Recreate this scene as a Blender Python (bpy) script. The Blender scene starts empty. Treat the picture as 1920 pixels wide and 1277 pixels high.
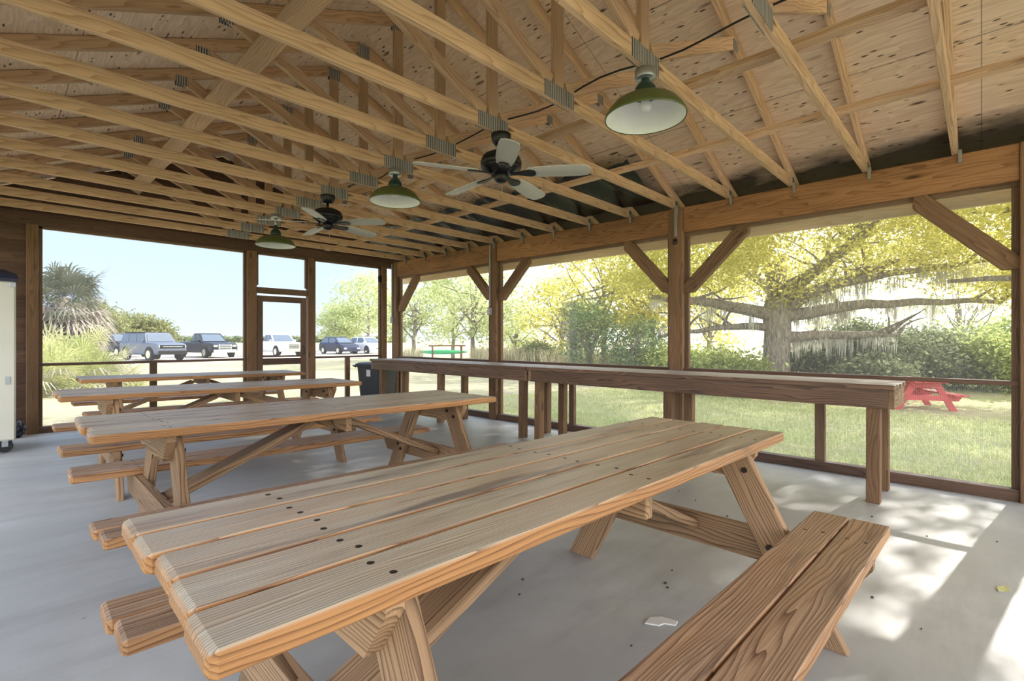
import bpy, bmesh, math, random
import numpy as np
from mathutils import Vector, Matrix
random.seed(7); rng = np.random.default_rng(7)
SC = bpy.context.scene; COL = SC.collection
PI = math.pi
def R(a): return math.radians(a)

# ------------------------------------------------------------------ camera
H = 1.26; YAW = R(46.39); CS, SN = math.cos(YAW), math.sin(YAW)
cam = bpy.data.cameras.new('camera'); camo = bpy.data.objects.new('camera', cam); COL.objects.link(camo)
camo.location = (0, 0, H); camo.rotation_euler = (PI/2, 0, -YAW)
cam.sensor_width = 36; cam.lens = 924/1920*36; cam.shift_y = -0.0008; cam.clip_start = .02; cam.clip_end = 2000
SC.camera = camo
def at(u, d):                       # bearing of a picture column at a given distance, in metres
    t = (u-960)/924
    return (d*(SN+CS*t), d*(CS-SN*t))
SLOPE = .07/5.46
def zf(x): return SLOPE*(5.46-x)    # the slab drains towards the right wall

# ------------------------------------------------------------------ sun direction
SUN_AZ, SUN_EL = R(-8), R(30)                                   # from the right, slightly towards the front
sd = Vector((math.cos(SUN_AZ)*math.cos(SUN_EL), math.sin(SUN_AZ)*math.cos(SUN_EL), math.sin(SUN_EL)))

# ------------------------------------------------------------------ node helpers
class NT:
    def __init__(s, name):
        s.m = bpy.data.materials.new(name); s.m.use_nodes = True
        s.t = s.m.node_tree; s.t.nodes.clear()
        s.out = s.n('ShaderNodeOutputMaterial')
    def n(s, typ, **kw):
        nd = s.t.nodes.new(typ)
        for k, v in kw.items(): setattr(nd, k, v)
        return nd
    def l(s, a, b): s.t.links.new(a, b)
    def put(s, sock, v):
        if isinstance(v, bpy.types.NodeSocket): s.l(v, sock)
        elif v is not None:
            if hasattr(sock.default_value, '__len__') and not isinstance(v, (tuple, list)): v = (v,)*len(sock.default_value)
            if hasattr(sock.default_value, '__len__') and len(sock.default_value) == 4 and len(v) == 3: v = (*v, 1)
            sock.default_value = v
    def math(s, op, a, b=None, c=None, clamp=False):
        nd = s.n('ShaderNodeMath', operation=op); nd.use_clamp = clamp
        s.put(nd.inputs[0], a)
        if b is not None: s.put(nd.inputs[1], b)
        if c is not None: s.put(nd.inputs[2], c)
        return nd.outputs[0]
    def vmul(s, v, k):
        nd = s.n('ShaderNodeVectorMath', operation='MULTIPLY'); s.put(nd.inputs[0], v); s.put(nd.inputs[1], k); return nd.outputs[0]
    def attr(s, name='gc'):
        nd = s.n('ShaderNodeAttribute'); nd.attribute_name = name; return nd.outputs['Vector']
    def xyz(s, v):
        nd = s.n('ShaderNodeSeparateXYZ'); s.put(nd.inputs[0], v); return nd.outputs
    def noise(s, v, scale, detail=3, rough=.55, dist=0):
        nd = s.n('ShaderNodeTexNoise'); s.put(nd.inputs['Vector'], v); nd.inputs['Scale'].default_value = scale
        nd.inputs['Detail'].default_value = detail; nd.inputs['Roughness'].default_value = rough; nd.inputs['Distortion'].default_value = dist
        return nd.outputs[0]
    def vor(s, v, scale, rnd=1):
        nd = s.n('ShaderNodeTexVoronoi'); s.put(nd.inputs['Vector'], v); nd.inputs['Scale'].default_value = scale
        nd.inputs['Randomness'].default_value = rnd; return nd.outputs[0]
    def mr(s, v, a, b, c=0, d=1):
        nd = s.n('ShaderNodeMapRange'); s.put(nd.inputs[0], v)
        for i, q in enumerate((a, b, c, d)): nd.inputs[i+1].default_value = q
        return nd.outputs[0]
    def mix(s, f, a, b, mode='MIX'):
        nd = s.n('ShaderNodeMix', data_type='RGBA', blend_type=mode)
        s.put(nd.inputs[0], f); s.put(nd.inputs[6], a); s.put(nd.inputs[7], b); return nd.outputs[2]
    def bsdf(s, col, rough=.6, metal=0, bump=None, bstr=.3, bdist=.002, spec=None):
        b = s.n('ShaderNodeBsdfPrincipled'); s.put(b.inputs['Base Color'], col); s.put(b.inputs['Roughness'], rough)
        b.inputs['Metallic'].default_value = metal
        if spec is not None: b.inputs['Specular IOR Level'].default_value = spec
        if bump is not None:
            bp = s.n('ShaderNodeBump'); bp.inputs['Strength'].default_value = bstr; bp.inputs['Distance'].default_value = bdist
            s.l(bump, bp.inputs['Height']); s.l(bp.outputs[0], b.inputs['Normal'])
        s.l(b.outputs[0], s.out.inputs[0]); return b

def flat(name, col, rough=.5, metal=0, var=.12, scale=8):
    m = NT(name); tc = m.n('ShaderNodeTexCoord')
    f = m.noise(tc.outputs['Object'], scale, 4)
    c = m.mix(f, tuple(max(0, x*(1-var)) for x in col), tuple(min(1, x*(1+var)) for x in col))
    m.bsdf(c, rough, metal); return m.m

def wood(name, light, dark, top=None, topmix=.8, ring=46, knots=.5, rough=.65, bump=.25, stain=None, contrast=1.0, sharp=2.2, spec=.3):
    m = NT(name); g = m.attr()
    broad = m.noise(m.vmul(g, (.55, 3.2, 3.2)), 1.0, 2)
    warp = m.noise(m.vmul(g, (1.1, 9, 9)), 1.0, 2, .5)
    x, y, z = m.xyz(g)
    rings = m.math('ADD', m.math('MULTIPLY', m.math('ADD', y, m.math('MULTIPLY', z, .6)), ring*2), m.math('MULTIPLY', warp, 9))
    s_ = m.math('FRACT', rings)
    tri = m.math('POWER', s_, sharp)
    fib = m.noise(m.vmul(g, (5, 170, 170)), 1.0, 2)
    f = m.math('ADD', m.math('MULTIPLY', tri, .72*contrast), m.math('MULTIPLY', m.math('SUBTRACT', fib, .5), .75), clamp=True)
    col = m.mix(f, light, dark)
    tone = m.mr(broad, .3, .7, .66, 1.25)
    hs = m.n('ShaderNodeHueSaturation'); m.put(hs.inputs['Color'], col); m.put(hs.inputs['Value'], tone); col = hs.outputs[0]
    kd = m.vor(m.vmul(g, (1.6, 6.5, 6.5)), 1.0)
    kn = m.mr(kd, .05, .13, 1, 0)
    kn = m.math('MULTIPLY', kn, knots)
    col = m.mix(kn, col, tuple(c*.28 for c in dark))
    if top:
        ge = m.n('ShaderNodeNewGeometry'); nz = m.xyz(ge.outputs['Normal'])[2]
        wn = m.noise(m.vmul(g, (1.3, 12, 12)), 1.0, 3)
        k = m.math('MULTIPLY', m.mr(nz, .45, .9), m.mr(wn, .25, .6, topmix*.55, topmix), clamp=True)
        tcol = m.mix(m.math('MULTIPLY', f, 1.0), top, (top[0]*.32, top[1]*.26, top[2]*.24))
        h2 = m.n('ShaderNodeHueSaturation'); m.put(h2.inputs['Color'], tcol); m.put(h2.inputs['Value'], m.mr(broad, .3, .7, .86, 1.12)); tcol = h2.outputs[0]
        if stain:
            sn = m.noise(m.vmul(g, (1.1, 11, 3)), 1.0, 5, .65)
            tcol = m.mix(m.mr(sn, .54, .67, 0, .8), tcol, stain)
        col = m.mix(k, col, tcol)
    hgt = m.math('ADD', m.math('MULTIPLY', s_, .6), m.math('MULTIPLY', fib, .8))
    m.bsdf(col, rough, bump=hgt, bstr=bump, bdist=.003, spec=spec)
    return m.m

# ------------------------------------------------------------------ mesh builder
class MB:
    def __init__(s): s.v = []; s.f = []; s.g = []; s.sm = False
    def add(s, vs, fs, gs=None):
        o = len(s.v); s.v += [tuple(q) for q in vs]
        s.g += [tuple(q) for q in (gs if gs is not None else vs)]
        s.f += [tuple(i+o for i in f) for f in fs]
    def board(s, p0, p1, w, t, up=(0, 0, 1), r=.004, seg=1, er=None, cut0=(0, 0), cut1=(0, 0), n=1, wob=0):
        """plank from p0 to p1, w wide (across), t thick (along up); rounded long edges and ends; cut = shear of an end (across, up)"""
        p0 = Vector(p0); p1 = Vector(p1); ax = p1-p0; L = ax.length; ax.normalize()
        sd = ax.cross(Vector(up)).normalized(); un = sd.cross(ax).normalized()
        er = r if er is None else er
        ro = (random.uniform(0, 60), random.uniform(0, 60), random.uniform(0, 60))
        def sec(ins):
            a, b, q = w/2-ins, t/2-ins, max(r-ins*.5, .0005); out = []
            for cx, cy, a0 in ((a-q, b-q, 0), (-a+q, b-q, 90), (-a+q, -b+q, 180), (a-q, -b+q, 270)):
                for k in range(seg+1):
                    an = R(a0+90*k/seg); out.append((cx+q*math.cos(an), cy+q*math.sin(an)))
            return out
        st = [(0, er*.75)]
        if seg > 1: st.append((er*.3, er*.28))
        st.append((er, 0))
        for k in range(1, n): st.append((er+(L-2*er)*k/n, 0))
        st.append((L-er, 0))
        if seg > 1: st.append((L-er*.3, er*.28))
        st.append((L, er*.75))
        V = []; G = []; m = 4*(seg+1)
        for (x, ins) in st:
            for (a, b) in sec(ins):
                e = x/L; xx = x+(1-e)*(cut0[0]*a+cut0[1]*b)+e*(cut1[0]*a+cut1[1]*b)
                V.append(p0+ax*xx+sd*a+un*b); G.append((xx+ro[0], a+ro[1], b+ro[2]))
        F = []
        for i in range(len(st)-1):
            for j in range(m):
                k = (j+1) % m; F.append((i*m+j, i*m+k, (i+1)*m+k, (i+1)*m+j))
        F.append(tuple(range(m))[::-1]); F.append(tuple(range((len(st)-1)*m, len(st)*m)))
        s.add(V, F, G); return s
    def box(s, a, b, r=.002):
        a = Vector(a); b = Vector(b); d = b-a
        i = max(range(3), key=lambda k: d[k]); c = (a+b)/2
        p0 = c.copy(); p1 = c.copy(); p0[i] = a[i]; p1[i] = b[i]
        if i == 2: return s.board(p0, p1, d.y, d.x, (1, 0, 0), r)
        up = (0, 0, 1); w = d.y if i == 0 else d.x
        return s.board(p0, p1, w, d.z, up, r)
    def tube(s, pts, rad, n=8, cap=True):
        pts = [Vector(p) for p in pts]; V = []; F = []; G = []; L = 0
        if not hasattr(rad, '__len__'): rad = [rad]*len(pts)
        ref = None
        for i, p in enumerate(pts):
            d = (pts[min(i+1, len(pts)-1)]-pts[max(i-1, 0)]).normalized()
            if ref is None: ref = d.orthogonal().normalized()
            a = (ref-d*ref.dot(d)).normalized(); ref = a; b = d.cross(a)
            if i: L += (p-pts[i-1]).length
            for k in range(n):
                an = 2*PI*k/n; V.append(p+(a*math.cos(an)+b*math.sin(an))*rad[i]); G.append((L, an*rad[0], 0))
        for i in range(len(pts)-1):
            for k in range(n):
                q = (k+1) % n; F.append((i*n+k, i*n+q, (i+1)*n+q, (i+1)*n+k))
        if cap: F.append(tuple(range(n))[::-1]); F.append(tuple(range((len(pts)-1)*n, len(pts)*n)))
        s.add(V, F, G); return s
    def lathe(s, prof, c=(0, 0, 0), n=32, close=False):
        V = []; F = []; c = Vector(c)
        for (r, z) in prof:
            for k in range(n):
                an = 2*PI*k/n; V.append(c+Vector((r*math.cos(an), r*math.sin(an), z)))
        m = len(prof)
        for i in range(m-1):
            for k in range(n):
                q = (k+1) % n; F.append((i*n+k, i*n+q, (i+1)*n+q, (i+1)*n+k))
        if close:
            for k in range(n):
                q = (k+1) % n; F.append(((m-1)*n+k, (m-1)*n+q, q, k))
        else:
            if prof[0][0] > 1e-4: F.append(tuple(range(n))[::-1])
            if prof[-1][0] > 1e-4: F.append(tuple(range((m-1)*n, m*n)))
        s.add(V, F); return s
    def prism(s, poly, a, b):                       # polygon in 3D list, extruded by vector
        V = [Vector(p) for p in poly]; e = Vector(b); n = len(V)
        V2 = [p+e for p in V]; F = [tuple(range(n)), tuple(range(n, 2*n))[::-1]]
        for k in range(n): q = (k+1) % n; F.append((k, k+n, q+n, q))
        s.add(V+V2, F); return s
    def disc_y(s, c, r, h, n=16):                   # short cylinder along local y
        V = []; F = []
        for e in (-h/2, h/2):
            for k in range(n): an = 2*PI*k/n; V.append((c[0]+r*math.cos(an), c[1]+e, c[2]+r*math.sin(an)))
        for k in range(n): q = (k+1) % n; F.append((k, q, q+n, k+n))
        F.append(tuple(range(n))[::-1]); F.append(tuple(range(n, 2*n))); s.add(V, F); return s
    def loft(s, rings, caps=True):
        n = len(rings[0]); V = [p for r_ in rings for p in r_]; F = []
        for i in range(len(rings)-1):
            for k in range(n): q = (k+1) % n; F.append((i*n+k, i*n+q, (i+1)*n+q, (i+1)*n+k))
        if caps: F.append(tuple(range(n))[::-1]); F.append(tuple(range((len(rings)-1)*n, len(rings)*n)))
        s.add(V, F); return s
    def build(s, name, mat, parent=None, smooth=False, fix=True):
        me = bpy.data.meshes.new(name); me.from_pydata(s.v, [], s.f)
        if fix:
            bm = bmesh.new(); bm.from_mesh(me); bmesh.ops.recalc_face_normals(bm, faces=bm.faces); bm.to_mesh(me); bm.free()
        at_ = me.attributes.new('gc', 'FLOAT_VECTOR', 'POINT'); at_.data.foreach_set('vector', np.array(s.g, dtype=np.float32).ravel())
        if smooth: me.polygons.foreach_set('use_smooth', [True]*len(me.polygons))
        me.materials.append(mat); return link(name, me, parent)
def link(name, data, parent=None):
    o = bpy.data.objects.new(name, data); COL.objects.link(o)
    if parent is not None: o.parent = parent
    return o
def tag(o, label, cat, group=None, kind=None):
    if label: o['label'] = label
    if cat: o['category'] = cat
    if group: o['group'] = group
    if kind: o['kind'] = kind
    return o
def thing(name, label, cat, loc=(0, 0, 0), rot=(0, 0, 0), group=None):
    o = link(name, None); o.location = loc; o.rotation_euler = rot; o.empty_display_size = .1
    return tag(o, label, cat, group)
def struct(o, label, cat): return tag(o, label, cat, None, 'structure')
def copy_tree(o, parent=None):
    c = o.copy(); COL.objects.link(c)
    if parent is not None: c.parent = parent
    for ch in list(o.children): copy_tree(ch, c)
    return c
def quads(P, Q, S, T, gr):          # arrays of four corners -> v, f, g
    n = len(P); V = np.stack([P, Q, S, T], 1).reshape(-1, 3)
    g = np.repeat(gr, 4, axis=0); return V, n, g
def leafmesh(name, V, n, g, mat, parent):
    me = bpy.data.meshes.new(name); me.vertices.add(n*4); me.vertices.foreach_set('co', V.astype(np.float32).ravel())
    me.loops.add(n*4); me.loops.foreach_set('vertex_index', np.arange(n*4, dtype=np.int32))
    me.polygons.add(n); me.polygons.foreach_set('loop_start', np.arange(0, n*4, 4, dtype=np.int32))
    a = me.attributes.new('gc', 'FLOAT_VECTOR', 'POINT'); a.data.foreach_set('vector', g.astype(np.float32).ravel())
    me.update(); me.validate(); me.materials.append(mat); return link(name, me, parent)

# ------------------------------------------------------------------ materials
M = {}
M['truss'] = wood('truss_pine', (.71, .475, .295), (.35, .18, .09), ring=24, knots=.8, rough=.7, bump=.1, contrast=.85)
M['beam'] = wood('beam_pine', (.40, .205, .09), (.17, .07, .027), ring=20, knots=.85, rough=.65, bump=.15)
M['post'] = wood('post_pine', (.25, .145, .075), (.10, .052, .026), ring=26, knots=.7, rough=.7, bump=.15)
M['frame'] = wood('frame_pine', (.24, .15, .09), (.10, .056, .032), top=(.40, .36, .36), topmix=.7, ring=34, knots=.5)
M['darkframe'] = wood('dark_frame_pine', (.17, .10, .065), (.07, .042, .03), top=(.36, .33, .34), topmix=.6, ring=34, knots=.5)
M['table'] = wood('weathered_table_pine', (.50, .245, .095), (.17, .07, .026), top=(.70, .62, .48), topmix=.96, ring=62, knots=.35, bump=.6, stain=(.14, .095, .10), contrast=1.3, sharp=3.2, rough=.43, spec=.5)
M['bench'] = wood('worn_bench_pine', (.50, .26, .11), (.18, .07, .028), top=(.54, .38, .26), topmix=.85, ring=34, knots=.5, bump=.6, stain=(.11, .075, .07), contrast=1.5, sharp=3, rough=.52, spec=.45)
M['leg'] = wood('table_leg_pine', (.41, .255, .14), (.12, .06, .03), ring=34, knots=.4, bump=.4, contrast=1.4, sharp=2.8)
M['bar'] = wood('weathered_skylit_bar_pine', (.22, .12, .065), (.06, .03, .018), top=(.60, .57, .58), topmix=.95, ring=30, knots=.9, bump=.35, contrast=1.2, rough=.48, spec=.5)  # sky reflection put into the pale top colour, over real weathering
M['siding'] = wood('siding_board', (.15, .085, .055), (.06, .034, .026), ring=26, knots=.6)
M['fascia'] = wood('fascia_board', (.88, .69, .42), (.70, .48, .25), ring=20, knots=.4)
M['steel'] = flat('galvanised_steel', (.42, .44, .45), .38, .85)
M['black'] = flat('black_metal', (.012, .012, .014), .35, .3)
M['bolt'] = flat('dark_bolt', (.030, .020, .014), .5, .2)
M['white'] = flat('white_enamel', (.80, .80, .78), .3, 0, .06, 14)
M['green'] = flat('green_enamel', (.085, .105, .028), .32, 0, .2, 10)
M['dkgreen'] = flat('dark_green_enamel', (.016, .045, .035), .3)
M['cream'] = flat('cream_plastic', (.74, .71, .60), .5, 0, .05, 5)
M['navy'] = flat('navy_plastic', (.02, .025, .05), .35)
M['bin'] = flat('charcoal_plastic', (.035, .037, .045), .45)
M['rubber'] = flat('black_rubber', (.015, .015, .016), .6)
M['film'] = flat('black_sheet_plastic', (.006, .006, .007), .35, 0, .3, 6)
M['grey'] = flat('grey_plastic', (.38, .38, .39), .45)
M['paper'] = flat('white_card', (.78, .77, .74), .7, 0, .05)
M['red'] = flat('red_paint', (.52, .055, .05), .55, 0, .25, 5)
M['litter'] = flat('dry_leaf', (.06, .04, .028), .8)
M['chrome'] = flat('chrome', (.75, .76, .78), .15, 1, .03)
M['glassdark'] = flat('tinted_glass', (.10, .13, .17), .08, 0, .05)
M['lamp_lens'] = flat('clear_headlamp', (.75, .78, .8), .12, .3, .05)
M['bladel'] = wood('fan_blade_face', (.62, .60, .56), (.36, .34, .31), ring=60, knots=0, rough=.5, bump=.05)

def plywood():
    m = NT('roof_plywood'); g = m.attr(); x, y, z = m.xyz(g)     # x along the building, y down the slope
    warp = m.noise(m.vmul(g, (.8, 3.4, 1)), 1.0, 3)
    rings = m.math('FRACT', m.math('ADD', m.math('MULTIPLY', y, 8), m.math('MULTIPLY', warp, 13)))
    fib = m.noise(m.vmul(g, (3, 60, 1)), 1.0, 3)
    f = m.math('ADD', m.math('MULTIPLY', rings, .35), m.math('MULTIPLY', m.math('SUBTRACT', fib, .42), .8), clamp=True)
    pan = m.n('ShaderNodeTexWhiteNoise'); pan.noise_dimensions = '2D'
    cmb = m.n('ShaderNodeCombineXYZ'); m.put(cmb.inputs[0], m.math('FLOOR', m.math('DIVIDE', x, 2.44))); m.put(cmb.inputs[1], m.math('FLOOR', m.math('DIVIDE', y, 1.22)))
    m.l(cmb.outputs[0], pan.inputs['Vector'])
    lightc = m.mix(pan.outputs[0], (.88, .70, .55), (.88, .67, .50))
    col = m.mix(f, lightc, (.52, .31, .19))
    kn = m.vor(m.vmul(g, (2.3, 9, 1)), 1.0); kmask = m.noise(m.vmul(g, (1.4, 2.2, 1)), 1.0, 2)
    k1 = m.math('MULTIPLY', m.mr(kn, .10, .17, 1, 0), m.mr(kmask, .42, .52))
    col = m.mix(m.math('MULTIPLY', k1, .85), col, (.06, .03, .018))
    k2 = m.vor(m.vmul(g, (6.5, 22, 1)), 1.0); km2 = m.noise(m.vmul(g, (2.5, 3, 1)), 1.3, 2)
    col = m.mix(m.math('MULTIPLY', m.mr(k2, .11, .19, .9, 0), m.mr(km2, .40, .47)), col, (.05, .028, .018))
    sy = m.math('ABSOLUTE', m.math('SUBTRACT', m.math('FRACT', m.math('DIVIDE', y, 1.22)), .5))
    sx = m.math('ABSOLUTE', m.math('SUBTRACT', m.math('FRACT', m.math('DIVIDE', x, 2.44)), .5))
    seam = m.math('MAXIMUM', m.mr(sy, .4955, .4975), m.mr(sx, .4985, .4992))
    col = m.mix(m.math('MULTIPLY', seam, .6), col, (.03, .018, .012))
    en = m.noise(m.vmul(g, (1.1, 2.5, 1)), 1.5, 4)                # near-black band along the eaves, edge broken by noise
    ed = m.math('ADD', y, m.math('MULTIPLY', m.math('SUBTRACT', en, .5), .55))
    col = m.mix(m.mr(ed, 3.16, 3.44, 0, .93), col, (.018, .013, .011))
    m.bsdf(col, .75, bump=fib, bstr=.12, spec=.2); return m.m
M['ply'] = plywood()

def concrete():
    m = NT('slab_concrete'); tc = m.n('ShaderNodeTexCoord'); p = tc.outputs['Object']
    a = m.noise(p, .55, 5, .6, .4); b = m.noise(p, 3.2, 6, .65); c = m.noise(p, 120, 2)
    col = m.mix(m.mr(a, .3, .7), (.34, .35, .355), (.66, .665, .65))
    col = m.mix(m.mr(b, .35, .7, 0, .6), col, (.44, .445, .42))
    st = m.noise(m.vmul(p, (.5, 2.4, 1)), 1.1, 5, .7); col = m.mix(m.mr(st, .5, .72, 0, .45), col, (.25, .25, .25))
    sp = m.vor(p, 2.7); sm = m.noise(p, 1.1, 2)
    col = m.mix(m.math('MULTIPLY', m.mr(sp, .02, .035, .7, 0), m.mr(sm, .5, .55)), col, (.16, .155, .15))
    col = m.mix(m.mr(c, .62, .75, 0, .25), col, (.30, .30, .30))
    h = m.math('ADD', m.math('MULTIPLY', b, .8), m.math('MULTIPLY', c, .2))
    m.bsdf(col, m.mr(a, .3, .7, .38, .58), bump=h, bstr=.12, bdist=.004, spec=.5); return m.m
M['concrete'] = concrete()

def lawn():
    m = NT('lawn_turf'); tc = m.n('ShaderNodeTexCoord'); p = tc.outputs['Object']; x, y, z = m.xyz(p)
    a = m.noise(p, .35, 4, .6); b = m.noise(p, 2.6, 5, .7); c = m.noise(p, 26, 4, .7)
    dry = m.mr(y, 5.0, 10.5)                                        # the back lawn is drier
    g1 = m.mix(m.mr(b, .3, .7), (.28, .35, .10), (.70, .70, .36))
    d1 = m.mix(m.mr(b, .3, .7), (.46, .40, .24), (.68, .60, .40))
    k = m.math('ADD', m.math('MULTIPLY', dry, .75), m.math('MULTIPLY', m.mr(m.noise(m.vmul(p, (.6, 1.1, 1)), .55, 5, .65), .42, .60), .8), clamp=True)  # dry and green patches; dappled tree shade also put into this contrast
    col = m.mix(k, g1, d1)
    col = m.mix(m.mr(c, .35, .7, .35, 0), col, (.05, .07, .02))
    m.bsdf(col, .9, bump=m.math('ADD', c, b), bstr=.9, bdist=.03, spec=.1); return m.m
M['lawn'] = lawn()
M['sand'] = flat('sandy_parking', (.50, .45, .37), .9, 0, .2, .6)

def leaf(name, dark, light, trans=.45, hue=None):
    m = NT(name); g = m.attr(); x = m.xyz(g)[0]
    col = m.mix(x, dark, light)
    d = m.n('ShaderNodeBsdfDiffuse'); t = m.n('ShaderNodeBsdfTranslucent')
    m.put(d.inputs[0], col); m.put(t.inputs[0], m.mix(.5, col, hue or light))
    mx = m.n('ShaderNodeMixShader'); mx.inputs[0].default_value = trans
    m.l(d.outputs[0], mx.inputs[1]); m.l(t.outputs[0], mx.inputs[2]); m.l(mx.outputs[0], m.out.inputs[0]); return m.m
M['oak'] = leaf('oak_leaf', (.30, .31, .06), (.78, .72, .26), .58, (.85, .78, .22))
M['pale'] = leaf('pale_leaf', (.28, .35, .15), (.70, .74, .42), .55, (.75, .78, .38))
M['olive'] = leaf('olive_leaf', (.12, .15, .06), (.36, .36, .17), .4)
M['bush'] = leaf('dark_bush_leaf', (.06, .085, .04), (.34, .38, .22), .35)
M['brightbush'] = leaf('bright_bush_leaf', (.18, .26, .06), (.52, .56, .22), .5)
M['cedar'] = leaf('cedar_spray', (.10, .15, .07), (.36, .45, .22), .35)
M['frond'] = leaf('palm_frond', (.22, .28, .07), (.66, .64, .33), .4)
M['deadfrond'] = leaf('dead_frond', (.22, .19, .16), (.60, .55, .50), .3)
M['darkfrond'] = leaf('dark_frond', (.06, .075, .05), (.26, .27, .20), .3)
M['moss'] = leaf('hanging_moss', (.42, .41, .35), (.72, .71, .63), .4)
M['blade'] = leaf('grass_blade', (.34, .42, .13), (.82, .80, .48), .4)
M['reed'] = leaf('dry_reed', (.24, .22, .13), (.55, .50, .33), .35)
def bark():
    m = NT('tree_bark'); tc = m.n('ShaderNodeTexCoord'); p = m.vmul(tc.outputs['Object'], (9, 9, 2.2))
    a = m.noise(p, 1.6, 6, .7, .6); col = m.mix(m.mr(a, .35, .65), (.13, .105, .085), (.46, .41, .34))
    m.bsdf(col, .9, bump=a, bstr=1, bdist=.06, spec=.1); return m.m
M['bark'] = bark()
def plate():
    m = NT('nail_plate'); g = m.attr(); x = m.xyz(g)[0]
    s_ = m.math('FRACT', m.math('MULTIPLY', x, 55)); k = m.mr(m.math('ABSOLUTE', m.math('SUBTRACT', s_, .5)), .12, .3)
    col = m.mix(k, (.07, .075, .08), (.55, .56, .57)); m.bsdf(col, .45, .6, bump=k, bstr=.6, bdist=.004); return m.m
M['plate'] = plate()
def screenmat(name, haze, grid):
    m = NT(name); tr = m.n('ShaderNodeBsdfTransparent'); d = m.n('ShaderNodeBsdfDiffuse')
    m.put(d.inputs[0], (.62, .62, .62)); k = haze
    if grid:
        tc = m.n('ShaderNodeTexCoord'); x, y, z = m.xyz(tc.outputs['Object'])
        def ln(v): return m.math('LESS_THAN', m.math('FRACT', m.math('DIVIDE', v, .0127)), .09)
        k = m.math('ADD', m.math('MULTIPLY', m.math('MAXIMUM', ln(y), ln(z)), .40), haze, clamp=True)
    mx = m.n('ShaderNodeMixShader'); m.put(mx.inputs[0], k); m.l(tr.outputs[0], mx.inputs[1]); m.l(d.outputs[0], mx.inputs[2]); m.l(mx.outputs[0], m.out.inputs[0])
    return m.m
M['screen'] = screenmat('insect_screen', .10, False)
M['mesh'] = screenmat('hardware_cloth', .05, True)
def paint(name, col): 
    m = NT(name); m.bsdf(col, .25, .2); return m.m

# ------------------------------------------------------------------ the pavilion: dimensions
XW = 5.46; YB = 8.66; XL = -.60; RX = 2.50; ZC = 2.783; PITCH = .412
def under(x): return 2.80+PITCH*(5.60-x) if x >= RX else 2.80+PITCH*(5.60-(2*RX-x))   # underside of the top chords

# floor
mb = MB(); y0, y1 = -4.2, 8.82; x0, x1 = -.95, 5.66
vs = [(x, y, zf(x)) for x in (x0, x1) for y in (y0, y1)]+[(x, y, -.35) for x in (x0, x1) for y in (y0, y1)]
mb.add(vs, [(0, 2, 3, 1), (4, 5, 7, 6), (0, 1, 5, 4), (2, 6, 7, 3), (0, 4, 6, 2), (1, 3, 7, 5)])
struct(mb.build('floor', M['concrete']), 'grey concrete slab under the picnic tables', 'floor')

# ground outside: lawn mesh with a gentle fall to the right
def gz(x, y):
    b = -.13
    if x > 5.6: b -= min(.38, .042*(x-5.6))*max(0., min(1., (17-y)/9))
    return b
def axis(lo, hi, mid0, mid1, st, far):
    a = list(np.arange(mid0, mid1, st)); q = mid1
    while q < hi: a.append(q); q += st+(q-mid1)*far
    a.append(hi); q = mid0-st
    while q > lo: a.insert(0, q); q -= st+(mid0-q)*far
    a.insert(0, lo); return a
xs = axis(-260, 320, -3, 20, .5, .25); ys = axis(-120, 420, -6, 20, .5, .25)
mb = MB(); nx, ny = len(xs), len(ys)
mb.add([(x, y, gz(x, y)+(.02*math.sin(x*1.7+y)*math.sin(y*1.3) if abs(x) < 40 and x > 5.8 else 0)-(.3 if (-.9 < x < 5.6 and -4 < y < 8.7) else 0)) for x in xs for y in ys],
       [(i*ny+j, (i+1)*ny+j, (i+1)*ny+j+1, i*ny+j+1) for i in range(nx-1) for j in range(ny-1)])
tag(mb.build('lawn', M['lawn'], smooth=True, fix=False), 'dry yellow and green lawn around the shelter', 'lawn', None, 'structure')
# sandy parking strip the cars stand on
mb = MB(); pts = []
for (u, d) in ((110, 31), (240, 27), (480, 33), (745, 38), (760, 70), (470, 60), (120, 60)):
    x, y = at(u, d); pts.append((x, y, -.118))
mb.add(pts, [tuple(range(len(pts)))]); tag(mb.build('parking_ground', M['sand']), 'pale sandy parking strip beyond the back lawn', 'ground', None, 'structure')

# ceiling: roof sheathing, two slopes
mb = MB(); th = .018
def sheet(sgn):
    xe = RX+sgn*3.62; zr = under(RX)+.099; ze = under(xe)+.099; ya, yb = -4.3, 9.0
    q = [(RX, ya, zr), (RX, yb, zr), (xe, yb, ze), (xe, ya, ze)]
    sl = math.hypot(3.62, zr-ze); off = 0 if sgn > 0 else 40.26
    g = [(ya+off, .18, 0), (yb+off, .18, 0), (yb+off, .18+sl, 0), (ya+off, .18+sl, 0)]
    up = [(a, b, c+th) for a, b, c in q]
    mb.add(q+up, [(0, 1, 2, 3), (7, 6, 5, 4), (0, 4, 5, 1), (1, 5, 6, 2), (2, 6, 7, 3), (3, 7, 4, 0)], g+g)
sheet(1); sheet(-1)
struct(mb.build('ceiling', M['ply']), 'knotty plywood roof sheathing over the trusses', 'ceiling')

# fascia boards (trim) at both eaves
mb = MB().board((6.07, -4.3, 2.555), (6.07, 9.0, 2.555), .04, .205, (0, 0, 1), .003)
mb.board((5.985, -4.3, 2.585), (5.985, 9.0, 2.585), .13, .03, (0, 0, 1), .003)
struct(mb.build('trim_1', M['fascia']), 'pale fascia board along the right eave', 'trim')
mb = MB().board((-1.07, -4.3, 2.555), (-1.07, 9.0, 2.555), .04, .205, (0, 0, 1), .003)
struct(mb.build('trim_2', M['fascia']), 'pale fascia board along the left eave', 'trim')

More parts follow.
